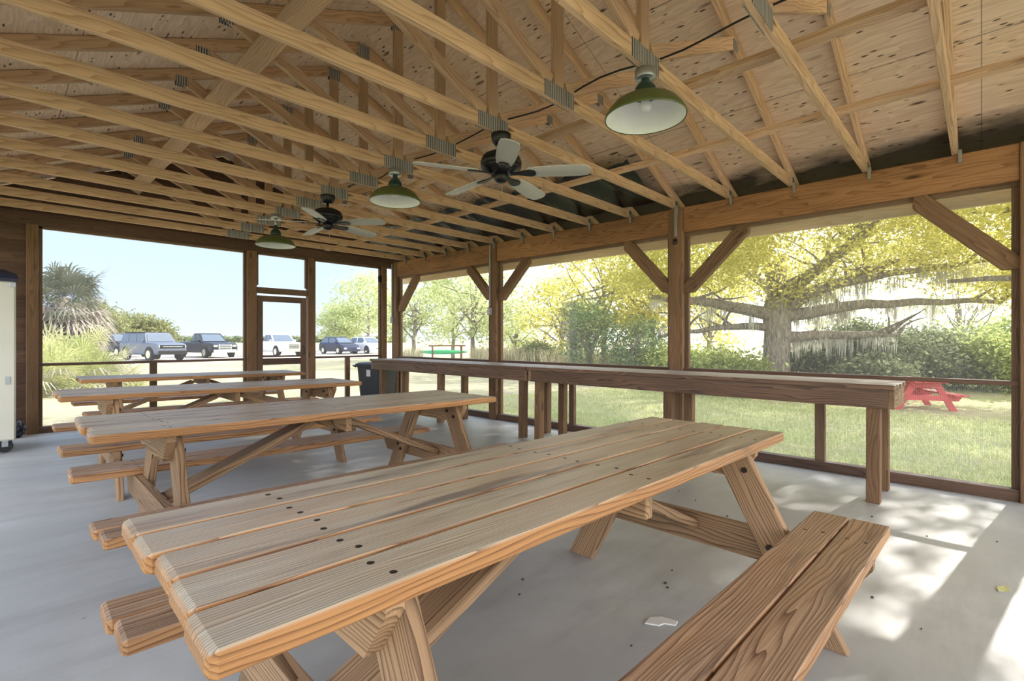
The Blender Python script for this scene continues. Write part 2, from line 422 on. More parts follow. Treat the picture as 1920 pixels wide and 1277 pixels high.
# header beams
def beam(name, label, xa, xb, ya, yb, za, zb, mat, n=1):
    m_ = MB()
    if yb-ya > xb-xa: m_.board(((xa+xb)/2, ya, (za+zb)/2), ((xa+xb)/2, yb, (za+zb)/2), xb-xa, zb-za, (0, 0, 1), .006)
    else: m_.board((xa, (ya+yb)/2, (za+zb)/2), (xb, (ya+yb)/2, (za+zb)/2), yb-ya, zb-za, (0, 0, 1), .006)
    return tag(m_.build(name, mat), label, 'beam')
BY = [(-4.2, -.375), (-.215, 2.485), (2.655, 5.535), (5.70, 8.33)]
beam_lab = ['header beam running past the near right post', 'long orange header beam between the right edge of the photo and the outlet-free middle post', 'header beam between the strapped middle post and the post with the outlet box', 'shortest looking header beam, ending at the back right corner']
beam_lab[1] = 'orange header beam above the bay with the red table'
for (a, b), lb in zip(BY, beam_lab): beam('header_beam', lb, XW, 5.60, a, b, 2.496, ZC, M['beam'])
beam('header_beam', 'header beam along the left eave beside the camera', XL-.02, XL+.12, -4.2, 8.52, 2.50, ZC, M['beam'])

# posts
def post(xa, xb, ya, yb, zt, label, mat='post', z0=None):
    t = thing('timber_post', label, 'post', ((xa+xb)/2, (ya+yb)/2, zf((xa+xb)/2)-.006), group='timber posts of the shelter')
    h = zt-t.location.z; m_ = MB(); m_.board((0, 0, 0), (0, 0, h), yb-ya, xb-xa, (1, 0, 0), .007)
    m_.build('shaft', M[mat], t); return t
POSTS = {}
POSTS['near'] = post(5.44, 5.60, -.375, -.215, ZC, 'timber post at the right edge of the photo')
POSTS['mid'] = post(5.44, 5.60, 2.485, 2.655, ZC, 'timber post with a steel strap, left of the oak tree')
POSTS['far'] = post(5.44, 5.60, 5.535, 5.70, ZC, 'dark timber post carrying a conduit and outlet box')
POSTS['corner'] = post(5.45, 5.60, 8.33, 8.50, ZC, 'timber corner post where the back and right walls meet')
post(XL-.02, XL+.12, 2.4, 2.56, 2.50, 'timber post of the left side, behind the camera to the left')
post(XL-.02, XL+.12, 5.45, 5.61, 2.50, 'timber post of the left side, nearer the storage cabinet')
# strap, conduit, boxes
s_ = MB().board((-.085, -.01, 2.46), (-.085, -.01, ZC-.0), .035, .004, (1, 0, 0), .001); s_.build('steel_strap', M['steel'], POSTS['mid'])
s_ = MB().lathe([(.02, -.03), (.024, 0), (.02, .03)], (-.092, -.005, 2.40), 10); s_.build('anchor_bolt', M['black'], POSTS['mid'])
def conduit(t, px, py, z0, z1, zbox, bw=.07, bh=.115):
    MB().tube([(px, py, z0), (px, py, z1)], .012, 10).build('conduit', M['grey'], t)
    b = MB().box((px-.028, py-bw/2, zbox), (px+.02, py+bw/2, zbox+bh), .005); b = b.build('outlet_box', M['grey'], t)
    MB().box((px-.034, py-.018, zbox+.02), (px-.028, py+.018, zbox+.05), .002).build('socket', M['white'], b)
    MB().box((px-.034, py-.018, zbox+.065), (px-.028, py+.018, zbox+.095), .002).build('socket', M['white'], b)
conduit(POSTS['far'], -.10, .03, 1.80, ZC-.02, 1.66)
conduit(POSTS['corner'], -.095, .045, 1.72, ZC-.02, 1.60)

# knee braces
def brace(y_post, z_low, y_beam, label):
    a = Vector((5.53, y_post, z_low)); b = Vector((5.53, y_beam, 2.496)); sg = 1 if y_beam > y_post else -1
    m_ = MB(); L = (b-a).length
    w = .14; m_.board(a+Vector((0, 0, 0)), b, .09, w, (0, -sg*1.0, 1), .004, cut0=(0, -1.0), cut1=(0, 1.0))
    return tag(m_.build('knee_brace', M['post']), label, 'brace', 'knee braces under the right header beam')
brace(-.215, 1.81, .43, 'diagonal knee brace rising from the right edge of the photo')
brace(2.485, 1.805, 1.79, 'diagonal knee brace on the oak tree side of the strapped post')
brace(2.655, 1.815, 3.27, 'diagonal knee brace on the left side of the strapped post')
brace(5.535, 1.88, 4.90, 'diagonal knee brace right of the post with the outlet box')
brace(5.70, 1.90, 6.28, 'diagonal knee brace left of the post with the outlet box')
brace(8.33, 1.81, 7.72, 'diagonal knee brace springing from the back corner post')

# screened windows of the right wall
def rwin(i, ya, yb, studs, label):
    w = thing('window_%d' % i, label, 'window', (5.52, (ya+yb)/2, zf(XW)), group=None); w['kind'] = 'structure'
    yc = w.location.y; A, B = ya-yc, yb-yc
    f = MB()
    f.board((0, A, .045), (0, B, .045), .10, .09, (0, 0, 1), .004)           # sill on the slab
    f.build('sill', M['darkframe'], w)
    f = MB().board((-.01, A, .918), (-.01, B, .918), .07, .036, (0, 0, 1), .003); f.build('rail', M['darkframe'], w)
    for yy in (A+.022, B-.022):
        f = MB().board((.02, yy, .09), (.02, yy, 2.46), .044, .05, (1, 0, 0), .003); f.build('jamb', M['frame'], w)
    f = MB().board((.02, A, 2.478), (.02, B, 2.478), .05, .036, (0, 0, 1), .003); f.build('head', M['frame'], w)
    for yy in studs:
        f = MB().board((-.002, yy-yc, .09), (-.002, yy-yc, .90), .085, .06, (1, 0, 0), .004); f.build('stud', M['frame'], w)
    def pane(nm, za, zb, mat):
        q = MB(); q.box((.046, A+.01, za), (.0475, B-.01, zb), .0002); q.build(nm, mat, w)
    pane('screen', .93, 2.47, M['screen']); pane('wire_mesh', .08, .91, M['mesh'])
rwin(1, -.215, 2.485, [1.13], 'screened opening looking out to the oak and red table')
rwin(2, 2.655, 5.535, [4.10], 'screened opening in the middle of the right wall')
rwin(3, 5.70, 8.33, [7.02], 'screened opening of the right wall nearest the back corner')
rwin(6, -4.2, -.375, [-2.2], 'screened opening beside the camera to the right')

# back wall: gable siding, siding left of the screen, header, jambs
mb = MB()
def course(xa, xb, za, zb): mb.board((xa, YB+.06, (za+zb)/2), (xb, YB+.06, (za+zb)/2), .022, zb-za, (0, 0, 1), .0012)
for k in range(20):
    z = .0+k*.1395; course(XL, .27, z, z+.1393)
struct(mb.build('wall_back', M['siding']), 'dark board siding left of the back screen', 'wall')
mb = MB().box((XL, YB-.0, 2.706), (5.60, YB+.05, ZC+.09), .003)
mb.prism([(XL-.4, YB+.075, under(XL)-.1), (5.95, YB+.075, under(XL)-.1), (5.95, YB+.075, under(5.95)+.09), (RX, YB+.075, under(RX)+.09), (XL-.4, YB+.075, under(XL-.4)+.09)], None, (0, .012, 0))
z = ZC+.09
while z < under(RX)+.05:
    half = (under(RX)+.09-z-.07)/PITCH
    if half > .1: course(RX-half, RX+half, z, z+.136)
    z += .1395
struct(mb.build('wall_gable', M['siding']), 'dark board gable above the back screen', 'wall')
def bpost(xa, xb, label, zt=2.72):
    t = thing('timber_post', label, 'post', ((xa+xb)/2, YB+.05, zf((xa+xb)/2)-.004), group='timber posts of the shelter')
    m_ = MB().board((0, 0, 0), (0, 0, zt-t.location.z), xb-xa, .12, (0, 1, 0), .006); m_.build('shaft', M['post'], t); return t
bpost(.27, .385, 'timber post at the left end of the back screen beside the siding')
bpost(2.835, 2.985, 'timber post on the left side of the screen door')
bpost(3.845, 3.955, 'slim timber post on the right side of the screen door')
bpost(5.33, 5.44, 'timber post at the right end of the back screen')
def bwin(i, xa, xb, studs, label, za=None, zt=2.705, rail=True):
    w = thing('window_%d' % i, label, 'window', ((xa+xb)/2, YB+.06, 0)); w['kind'] = 'structure'
    xc = w.location.x; A, B = xa-xc, xb-xc; z0 = zf(xa) if za is None else za
    if za is None:
        MB().board((A, 0, z0+.04), (B, 0, z0+.04), .09, .085, (0, 0, 1), .004).build('sill', M['darkframe'], w)
    if rail: MB().board((A, -.01, .94), (B, -.01, .94), .07, .036, (0, 0, 1), .003).build('rail', M['darkframe'], w)
    for s_ in studs: MB().board((s_-xc, 0, z0+.08), (s_-xc, 0, .922), .085, .06, (0, 1, 0), .004).build('stud', M['frame'], w)
    for q in (A+.02, B-.02): MB().board((q, 0, z0+.07), (q, 0, zt), .036, .05, (0, 1, 0), .003).build('jamb', M['frame'], w)
    MB().board((A, 0, zt-.012), (B, 0, zt-.012), .05, .03, (0, 0, 1), .003).build('head', M['frame'], w)
    MB().box((A+.01, .030, z0+.05), (B-.01, .0315, zt), .0002).build('screen', M['screen'], w)
bwin(4, .385, 2.835, [1.59], 'wide screened opening of the back wall left of the door')
bwin(5, 3.955, 5.33, [4.62], 'screened opening of the back wall right of the door')
bwin(7, 2.985, 3.845, [], 'small screened transom above the door', za=2.10, rail=False)
t = MB().board((2.985, YB+.055, 2.085), (3.845, YB+.055, 2.085), .09, .10, (0, 0, 1), .004)
struct(t.build('trim_3', M['frame']), 'crosspiece between the screen door and the transom', 'trim')
# screen door, a little ajar
d = thing('door_1', 'wooden screen door standing slightly ajar in the back wall', 'door', (2.995, YB+.03, zf(3)+.02), (0, 0, R(-3.0))); d['kind'] = 'structure'
W_, H_ = .80, 1.945
for q in (.045, W_-.045): MB().board((q, 0, 0), (q, 0, H_), .09, .036, (0, 1, 0), .004).build('stile', M['darkframe'], d)
for z, h in ((.07, .14), (.84, .11), (.925, .03), (H_-.05, .10)): MB().board((.09, 0, z), (W_-.09, 0, z), .034, h, (0, 0, 1), .004).build('door_rail', M['darkframe'], d)
MB().box((.08, .012, .93), (W_-.08, .0135, H_-.09), .0002).build('screen', M['screen'], d)
MB().box((.08, .012, .12), (W_-.08, .0135, .80), .0002).build('screen', M['screen'], d)
MB().tube([(W_-.05, -.02, .95), (W_-.05, -.06, .96), (W_-.05, -.06, 1.08), (W_-.05, -.02, 1.09)], .009, 8).build('handle', M['black'], d)
# small floodlight box on the right jamb of the back screen
o = MB().box((5.255, YB-.01, 2.40), (5.31, YB+.035, 2.53), .006).build('sensor_box', M['black']); tag(o, 'small dark box fixed high on the right jamb of the back screen', 'sensor')

# ------------------------------------------------------------------ roof trusses
TY = [.16+.606*k for k in range(-1, 14)]
T = thing('roof_truss', '', 'truss', (RX, TY[0], ZC), group='pine roof trusses')
MB().board((-3.1, 0, .0445), (3.1, 0, .0445), .038, .089, (0, 0, 1), .003, n=1).build('bottom_chord', M['truss'], T)
ang = math.atan(PITCH); nrm = Vector((math.sin(ang), 0, math.cos(ang)))
for s_ in (1, -1):
    a = Vector((s_*3.53, 0, under(RX+3.53)-ZC)); b = Vector((0, 0, under(RX)-ZC)); nn = Vector((s_*math.sin(ang), 0, math.cos(ang)))
    MB().board(a+nn*.0445, b+nn*.0445, .038, .089, nn, .003, cut1=(0, -PITCH if True else 0)).build('top_chord', M['truss'], T)
MB().board((0, 0, .089), (0, 0, under(RX)-ZC), .089, .038, (0, 1, 0), .003).build('king_post', M['truss'], T)
for s_ in (1, -1):
    MB().board((s_*.08, 0, .11), (s_*1.38, 0, under(RX+1.38)-ZC+.01), .038, .089, (0, 0, 1), .003).build('web', M['truss'], T)
def plates(nm, xa, xb, za, zb):
    for s_ in (1, -1): MB().box((xa, s_*.0205-.0015, za), (xb, s_*.0205+.0015, zb), .0004).build(nm, M['plate'], T)
plates('gusset_plate', -.15, .15, -.004, .10)
plates('gusset_plate', -.06, .06, under(RX)-ZC-.05, under(RX)-ZC+.06)
plates('gusset_plate', 1.34, 1.43, .67, .75); plates('gusset_plate', -1.43, -1.34, .67, .75)
m_ = MB().box((2.935, -.045, -.075), (2.957, -.022, .03), .001); m_.box((2.93, -.024, -.03), (2.985, -.0195, .085), .001); m_.build('hurricane_tie', M['steel'], T)
ordn = ['nearest', 'second', 'third', 'fourth', 'fifth', 'sixth', 'seventh', 'eighth', 'ninth', 'tenth', 'eleventh', 'twelfth', 'thirteenth', 'fourteenth']
tl = ['pine roof truss crossing just beyond the right edge of the photo'] + ['pine roof truss, %s along the header beam from the right edge of the photo' % q for q in ordn]
tl[3] = 'pine roof truss holding the nearest big pendant lamp'; tl[5] = 'pine roof truss holding the nearer ceiling fan'
tl[7] = 'pine roof truss holding the middle pendant lamp'; tl[9] = 'pine roof truss holding the farther ceiling fan'
tl[11] = 'pine roof truss holding the farthest pendant lamp'; tl[14] = 'last pine roof truss, closest to the back wall'
for k, y in enumerate(TY):
    o = T if k == 0 else copy_tree(T); o.location.y = y; o['label'] = tl[k]
# bracing along the roof
for x, lb in ((4.16, 'long pine brace lying on the bottom chords nearer the right eave'), (3.07, 'long pine brace lying on the bottom chords nearer the ridge')):
    tag(MB().board((x, -.8, 2.892), (x, 8.60, 2.892), .089, .038, (0, 0, 1), .003).build('lateral_brace', M['truss']), lb, 'brace')
ws = Vector((-1.30, 0, under(RX+1.38)-ZC-.10)).normalized(); wn_ = Vector((ws.z, 0, -ws.x)); wn_ = wn_ if wn_.z < 0 else -wn_
c0 = Vector((RX-.08, 0, ZC+.11))+ws*1.17+wn_*.066
tag(MB().board(c0+Vector((0, -.8, 0)), c0+Vector((0, 8.55, 0)), .15, .038, wn_, .003).build('web_brace', M['truss']), 'wide flat board nailed under the left webs of the trusses', 'brace')
# wire along the ridge line
pts = []
for k in range(60):
    y = .4+k*.135; pts.append((2.66+.01*math.sin(k*1.1), y, 2.905+.02*math.sin(k*.8)))
tag(MB().tube(pts, .006, 6).build('power_cable', M['black']), 'black cable run along the trusses between lamps and fans', 'cable')
# black plastic sheet sagging at the eave
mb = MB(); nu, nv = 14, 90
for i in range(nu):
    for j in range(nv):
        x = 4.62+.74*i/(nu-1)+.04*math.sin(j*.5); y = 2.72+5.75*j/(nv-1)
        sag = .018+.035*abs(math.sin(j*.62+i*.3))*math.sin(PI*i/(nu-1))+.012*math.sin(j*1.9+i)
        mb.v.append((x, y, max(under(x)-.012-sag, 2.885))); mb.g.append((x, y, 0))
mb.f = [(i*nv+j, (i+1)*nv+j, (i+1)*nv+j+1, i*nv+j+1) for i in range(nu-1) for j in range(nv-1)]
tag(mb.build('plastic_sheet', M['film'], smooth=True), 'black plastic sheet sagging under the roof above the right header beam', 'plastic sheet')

# ------------------------------------------------------------------ pendant lamps
def lamp(x, y, zr, label):
    t = thing('pendant_lamp', label, 'lamp', (x, y, zr), group='green pendant lamps')
    outer = [(.222, 0), (.226, .006), (.222, .02), (.205, .05), (.175, .085), (.135, .108), (.095, .118), (.062, .122), (.058, .13)]
    inner = [(.050, .124), (.062, .116), (.095, .112), (.132, .102), (.170, .080), (.200, .047), (.216, .018), (.219, .004)]
    MB().lathe(outer+[(.05, .13), (.05, .128)]+[], n=48).build('shade', M['green'], t, True) if False else None
    m1 = MB(); m1.lathe(outer, n=48); m1.f = m1.f[:-2]; m1.build('shade', M['green'], t, True)
    m2 = MB(); m2.lathe(inner, n=48); m2.f = [f for f in m2.f if len(f) == 4]; m2.build('reflector', M['white'], t, True, True)
    MB().lathe([(.060, .118), (.062, .15), (.056, .175), (.036, .2), (.022, .215), (.020, .25)], n=24).build('neck', M['dkgreen'], t, True)
    MB().lathe([(.02, .12), (.022, .10), (.033, .08), (.036, .062), (.026, .046), (.001, .040)], n=20).build('bulb', M['white'], t, True)
    top = ZC-zr
    jb = MB().lathe([(.055, top-.055), (.058, top-.05), (.058, top-.004), (.05, top)], n=20); jb.lathe([(.016, .24), (.016, top-.05)], n=10); jb.build('junction_box', M['steel'], t, True)
    return t
L1 = lamp(2.53, TY[3], 2.505, 'nearest and largest looking green pendant lamp')
L2 = lamp(2.47, TY[7], 2.49, 'middle green pendant lamp, between the two ceiling fans')
L3 = lamp(2.36, TY[11], 2.40, 'farthest green pendant lamp, in front of the back screen')

# ------------------------------------------------------------------ ceiling fans
def fan(x, y, a0, drop, label):
    t = thing('ceiling_fan', label, 'fan', (x, y, ZC-drop), group='ceiling fans')
    z = drop-.0
    MB().lathe([(.03, z-.085), (.05, z-.08), (.068, z-.05), (.075, z-.015), (.075, z)], n=28).build('canopy', M['black'], t, True)
    MB().lathe([(.014, .10), (.014, z-.08)], n=12).build('downrod', M['black'], t, True)
    MB().lathe([(.03, -.05), (.085, -.045), (.125, -.022), (.146, -.012), (.150, .006), (.142, .013), (.153, .021), (.153, .042), (.142, .048), (.147, .057), (.132, .085), (.085, .107), (.025, .118)], n=36).build('motor', M['black'], t, True)
    MB().lathe([(.001, -.115), (.03, -.112), (.05, -.095), (.055, -.06), (.05, -.045)], n=24).build('switch_housing', M['black'], t, True)
    MB().tube([(.03, .02, -.1), (.031, .021, -.2)], .002, 5).build('pull_chain', M['steel'], t)
    for k in range(5):
        a = R(a0+72*k); ca, sa = math.cos(a), math.sin(a); pit = R(-12)
        def P(r, w, h=0):
            zz = -.045-.02*(r/.66)+w*math.sin(pit)+h; w2 = w*math.cos(pit); return (ca*r-sa*w2, sa*r+ca*w2, zz)
        br = MB(); prof = [(.07, .018), (.13, .016), (.17, .03), (.22, .042), (.25, .03), (.262, .008)]
        lo = [P(r, w, -.008) for r, w in prof]+[P(r, -w, -.008) for r, w in prof[::-1]]
        hi = [P(r, w, .0) for r, w in prof]+[P(r, -w, .0) for r, w in prof[::-1]]
        br.loft([lo, hi])
        bl = MB(); prof = [(.20, .045), (.21, .055), (.30, .066), (.45, .072), (.58, .070), (.635, .06), (.655, .035), (.66, .01)]
        lo = [P(r, w, .001) for r, w in prof]+[P(r, -w, .001) for r, w in prof[::-1]]
        hi = [P(r, w, .009) for r, w in prof]+[P(r, -w, .009) for r, w in prof[::-1]]
        bl.loft([lo, hi]); n0 = len(prof)*2
        gg = [(r, w, 0) for r, w in prof]+[(r, -w, 0) for r, w in prof[::-1]]; bl.g = [(g[0]+k, g[1], 0) for g in gg+gg]
        b = bl.build('blade', M['bladel'], t); br.build('blade_bracket', M['black'], b)
fan(2.595, TY[5], -58, .245, 'nearer ceiling fan with pale weathered blades')
fan(2.43, TY[9], 12, .25, 'farther ceiling fan, beside the back pendant lamp')
# wood blocks the fans and lamps are screwed to
# ------------------------------------------------------------------ picnic tables
def table(name, label, x, y, rz, ht=.777, W=.72, b=.62, hb=.432, L=2.44, mats=('table', 'bench', 'leg'), z=None, tilt=True, group='picnic tables in the shelter', nb=5, detail=True, nbench=2):
    t = thing(name, label, 'table', (x, y, zf(x) if z is None else z), (0, SLOPE if tilt else 0, R(rz)), group)
    th = .043; gap = .011; bw = (W-gap*(nb-1))/nb; cx = L/2-.30
    top = M[mats[0]]; ben = M[mats[1]]; leg = M[mats[2]]
    for k in range(nb):
        yy = -W/2+bw/2+k*(bw+gap); j = random.uniform(-.012, .012)
        MB().board((-L/2+j, yy, ht-th/2), (L/2+j*.5, yy, ht-th/2), bw, th, (0, 0, 1), .006, 3, er=.015, n=2).build('tabletop_board', top, t)
        if detail:
            for xx in (-cx, 0, cx):
                for q in (-.03, .032):
                    px = xx+random.uniform(-.02, .02); py = yy+q+random.uniform(-.006, .006)
                    MB().lathe([(.0005, .0), (.0068, .0), (.0076, .0010), (.0005, .0011)], (px, py, ht-.0006), 10).build('screw_head', M['bolt'], t)
    wb = .138
    for s_ in (-1, 1):
        offs = (-.0725, .0725) if nbench == 2 else (0,)
        for q in offs:
            j = random.uniform(-.01, .01)
            MB().board((-L/2+j, s_*b+q, hb-th/2), (L/2+j, s_*b+q, hb-th/2), wb if nbench == 2 else .26, th, (0, 0, 1), .006, 3, er=.013, n=2).build('bench_board', ben, t)
            if detail:
                for xx in (-cx, cx):
                    for e in (-.03, .03):
                        MB().lathe([(.0005, .0), (.0068, .0), (.0076, .0010), (.0005, .0011)], (xx+random.uniform(-.012, .012), s_*b+q+e, hb-.0006), 10).build('screw_head', M['bolt'], t)
    zt = ht-th
    for sx in (-1, 1):
        xx = sx*cx
        # cleat under the top with angled ends
        hw = W/2-.03
        poly = [(xx-.02, -hw, zt), (xx-.02, hw, zt), (xx-.02, hw, zt-.03), (xx-.02, hw-.075, zt-.135), (xx-.02, -hw+.075, zt-.135), (xx-.02, -hw, zt-.03)]
        m_ = MB().prism(poly, None, (.04, 0, 0)); ro = random.uniform(0, 50); m_.g = [(p[1]+ro, p[2]+ro, p[0]) for p in m_.v]; m_.build('top_cleat', leg, t)
        # seat bearer
        hw = b+.13; zb = hb-th
        poly = [(xx-.02, -hw, zb), (xx-.02, hw, zb), (xx-.02, hw, zb-.05), (xx-.02, hw-.06, zb-.135), (xx-.02, -hw+.06, zb-.135), (xx-.02, -hw, zb-.05)]
        m_ = MB().prism(poly, None, (.04, 0, 0)); ro = random.uniform(0, 50); m_.g = [(p[1]+ro, p[2]+ro, p[0]) for p in m_.v]; m_.build('seat_bearer', leg, t)
        for sy in (-1, 1):
            xl = xx-sx*.0405; y1, y0 = sy*.215, sy*.60; dy = (y1-y0); k = dy/(zt-.0)
            MB().board((xl, y0, .0), (xl, y1, zt-.002), .14, .04, (1, 0, 0), .004, cut0=(0, 0), cut1=(0, 0)) if False else None
            ax = Vector((0, y1-y0, zt)).normalized(); sd = ax.cross(Vector((1, 0, 0)))
            c = -sd.z/ax.z
            lg = MB().board((xl, y0, .0), (xl, y1, zt-.002), .138, .04, (1, 0, 0), .004, cut0=(c, 0), cut1=(c, 0)).build('leg', leg, t)
            for (zz, dz) in ((zt-.07, .035), (zb-.07, .04)):
                for q in (-.03, .03):
                    yy = y0+(y1-y0)*(zz+q*.6)/zt+q
                    MB().tube([(xl-sx*.02, yy, zz+q*.6), (xl-sx*.031, yy, zz+q*.6)], .012, 8).build('bolt', M['bolt'], lg)
        # diagonal brace from the seat bearer to the middle of the top
        a = Vector((xx-sx*.03, 0, zb-.05)); c_ = Vector((sx*.10, 0, zt-.05))
        MB().board(a, c_, .14, .04, (0, 0, 1), .004).build('brace', leg, t)
    hw = W/2-.04
    MB().board((0, -hw, zt-.045), (0, hw, zt-.045), .04, .088, (0, 0, 1), .004).build('top_cleat', leg, t)
    return t
table('picnic_table', 'nearest wooden picnic table, filling the foreground', 1.414, 1.064, -1.2, W=.70, b=.617)
table('picnic_table', 'second wooden picnic table, just behind the foreground one', 1.501, 3.157, -.8, W=.76, b=.62)
table('picnic_table', 'third wooden picnic table from the camera', 1.545, 5.28, -1.4, ht=.770, W=.732, b=.643)
table('picnic_table', 'farthest wooden picnic table, in front of the back screen', 1.862, 7.41, -1.1, ht=.764, W=.735, b=.66)

# ------------------------------------------------------------------ bar counters
def bar(label, ya, yb, legs):
    t = thing('bar_counter', label, 'counter', (4.90, (ya+yb)/2, zf(4.9)), (0, SLOPE, 0), 'bar counters along the right screen')
    yc = t.location.y; A, B = ya-yc, yb-yc; zt = .912; x0, x1 = -.35, .355; n = 5; bw = (x1-x0-.006*(n-1))/n
    for k in range(n):
        xx = x0+bw/2+k*(bw+.006); MB().board((xx, A+random.uniform(-.008, .008), zt-.02), (xx, B, zt-.02), bw, .04, (0, 0, 1), .006, 2).build('top_board', M['bar'], t)
    for xx in (x0+.05, x1-.05): MB().board((xx, A+.045, zt-.112), (xx, B-.045, zt-.112), .04, .14, (0, 0, 1), .004).build('apron', M['bar'], t)
    for yy in (A+.025, B-.025): MB().board((x0+.03, yy, zt-.112), (x1-.03, yy, zt-.112), .04, .14, (0, 0, 1), .004).build('end_apron', M['leg'], t)
    for yl in legs:
        for xx in (x0+.115, x1-.115):
            MB().board((xx, yl-yc, .0), (xx, yl-yc, zt-.042), .089, .089, (1, 0, 0), .005).build('leg', M['post'], t)
bar('near bar counter reaching towards the red table outside', .46, 4.10, (.60, 2.27, 3.98))
bar('far bar counter reaching to the back corner and wheeled bin', 4.115, 7.82, (4.25, 5.94, 7.57))

# wheeled bin at the far end of the bar
t = thing('wheeled_bin', 'charcoal wheeled bin tucked beyond the far bar counter', 'bin', (4.96, 8.22, zf(4.96)+.0), (0, 0, R(20)))
mb = MB()
def rr(hx, hy, z): return [(hx*c[0]+0, hy*c[1], z) for c in ((1, .8), (.9, 1), (-.9, 1), (-1, .8), (-1, -.8), (-.9, -1), (.9, -1), (1, -.8))]
mb.loft([rr(.21, .22, .06), rr(.23, .24, .3), rr(.26, .27, .74), rr(.28, .29, .75), rr(.28, .29, .775)]); mb.build('body', M['bin'], t)
mb = MB().loft([rr(.29, .30, .776), rr(.295, .305, .80), rr(.24, .26, .83)]); mb.build('lid', M['bin'], t)
MB().tube([(-.25, .29, .75), (-.25, .36, .77), (.25, .36, .77), (.25, .29, .75)], .014, 8).build('handle', M['bin'], t)
for s_ in (-1, 1):
    m_ = MB(); V = m_.tube([(s_*.2, .24, .10), (s_*.25, .24, .10)], .10, 18); m_.build('wheel', M['rubber'], t)
m_ = MB().box((-.262, -.05, .58), (-.255, .04, .70), .002); m_.build('sticker', M['paper'], t)

# tall cream cabinet on castors at the left
t = thing('storage_cabinet', 'tall cream rolling cabinet with a dark lid at the left edge', 'cabinet', (-.145, 7.70, zf(-.145)), (0, 0, 0))
mb = MB().box((-.30, -.32, .13), (.30, .32, 1.80), .015); mb.build('body', M['cream'], t)
mb = MB(); mb.loft([[(a*1.04, b*1.04, 1.80) for a, b in ((-.30, -.32), (.30, -.32), (.30, .32), (-.30, .32))], [(a*1.06, b*1.06, 1.83) for a, b in ((-.30, -.32), (.30, -.32), (.30, .32), (-.30, .32))],
    [(a*1.02, b*1.02, 1.88) for a, b in ((-.30, -.32), (.30, -.32), (.30, .32), (-.30, .32))], [(a*.7, b*.7, 1.93) for a, b in ((-.30, -.32), (.30, -.32), (.30, .32), (-.30, .32))]]); mb.build('lid', M['navy'], t)
mb = MB().box((.22, -.326, .72), (.26, -.319, .80), .002); mb.build('latch', M['steel'], t)
mb = MB().box((.25, -.326, 1.74), (.30, -.319, 1.79), .002); mb.build('corner_plate', M['steel'], t)
for sx in (-.22, .22):
    for sy in (-.24, .24):
        c = MB().tube([(sx, sy-.02, .065), (sx, sy+.02, .065)], .064, 18).build('castor', M['rubber'], t)
        MB().box((sx-.025, sy-.028, .06), (sx+.025, sy-.022, .13), .002).box((sx-.025, sy+.022, .06), (sx+.025, sy+.028, .13), .002).build('fork', M['steel'], c)
# crumpled black bag by the wall
mb = MB(); bm = bmesh.new(); bmesh.ops.create_icosphere(bm, subdivisions=3, radius=.13)
for v in bm.verts:
    k = 1+.22*math.sin(v.co.x*47+1)*math.sin(v.co.y*41)*math.sin(v.co.z*53+2)+.12*math.sin(v.co.x*90+v.co.y*70); v.co *= k; v.co.z = max(v.co.z*.9, -.1)
me = bpy.data.meshes.new('plastic_bag'); bm.to_mesh(me); bm.free(); me.materials.append(M['navy'])
o = link('plastic_bag', me); o.location = (.16, 8.50, zf(.16)+.099); o.scale = (.8, .75, 1); tag(o, 'crumpled dark plastic bag on the floor beside the cabinet', 'bag')

# scraps on the floor
def scrap(name, label, x, y, pts, mat, cat, h=.006):
    m_ = MB().prism([(a, b, .0) for a, b in pts], None, (0, 0, h)); o = m_.build(name, M[mat]); o.location = (x, y, zf(x)+.001); o.rotation_euler = (0, SLOPE, 0)
    return tag(o, label, cat)
scrap('card_scrap', 'torn piece of white card on the concrete by the near bench', 1.97, 1.0, [(-.055, .04), (-.03, -.012), (0, -.02), (.02, -.06), (.055, -.055), (.04, .01), (.0, .045)], 'paper', 'scrap')
scrap('foil_wrapper', 'small shiny wrapper on the sunlit concrete at the right', 3.43, -.08, [(-.05, .02), (-.02, -.02), (.05, -.015), (.045, .008), (0, .025)], 'chrome', 'wrapper', .004)
for k in range(22):
    x, y = random.uniform(1.7, 4.6), random.uniform(-.1, 1.9)
    a = random.uniform(0, 6.3); s_ = random.uniform(.003, .008)
    m_ = MB().prism([(s_*math.cos(a+q)*e, s_*math.sin(a+q), 0) for q, e in ((0, 1.6), (1.2, 1), (2.4, 1.3), (3.6, .9), (5, 1.2))], None, (0, 0, .004))
    o = m_.build('dry_leaf_bit', M['litter']); o.location = (x, y, zf(x)+.001); tag(o, 'dark crumb of leaf litter lying on the open concrete floor', 'leaf litter', 'leaf litter on the concrete')
# ------------------------------------------------------------------ vegetation
def rand_leaves(C, size, tilt=1.0, asp=.45):
    n = len(C); a = rng.normal(size=(n, 3)); a[:, 2] *= tilt; a /= np.linalg.norm(a, axis=1)[:, None]
    b = np.cross(a, rng.normal(size=(n, 3))); b /= np.linalg.norm(b, axis=1)[:, None]
    s = size*rng.uniform(.6, 1.4, (n, 1)); a = a*s; b = b*s*asp
    g = np.zeros((n, 3)); g[:, 0] = rng.uniform(0, 1, n)
    return quads(C-a, C+b*1.0-a*.1, C+a, C-b-a*.1, g)
def clumps(center, rad, n, rmin=.35):
    c = rng.normal(size=(n, 3)); c /= np.linalg.norm(c, axis=1)[:, None]; c *= (rng.uniform(rmin**3, 1, (n, 1)))**(1/3)
    return np.array(center)+c*np.array(rad)
def foliage(cl, per, spread, size, flat_=.6, asp=.45):
    n = len(cl)*per; C = np.repeat(cl, per, axis=0)+rng.normal(size=(n, 3))*np.array([spread, spread, spread*flat_])
    return rand_leaves(C, size, .8, asp)
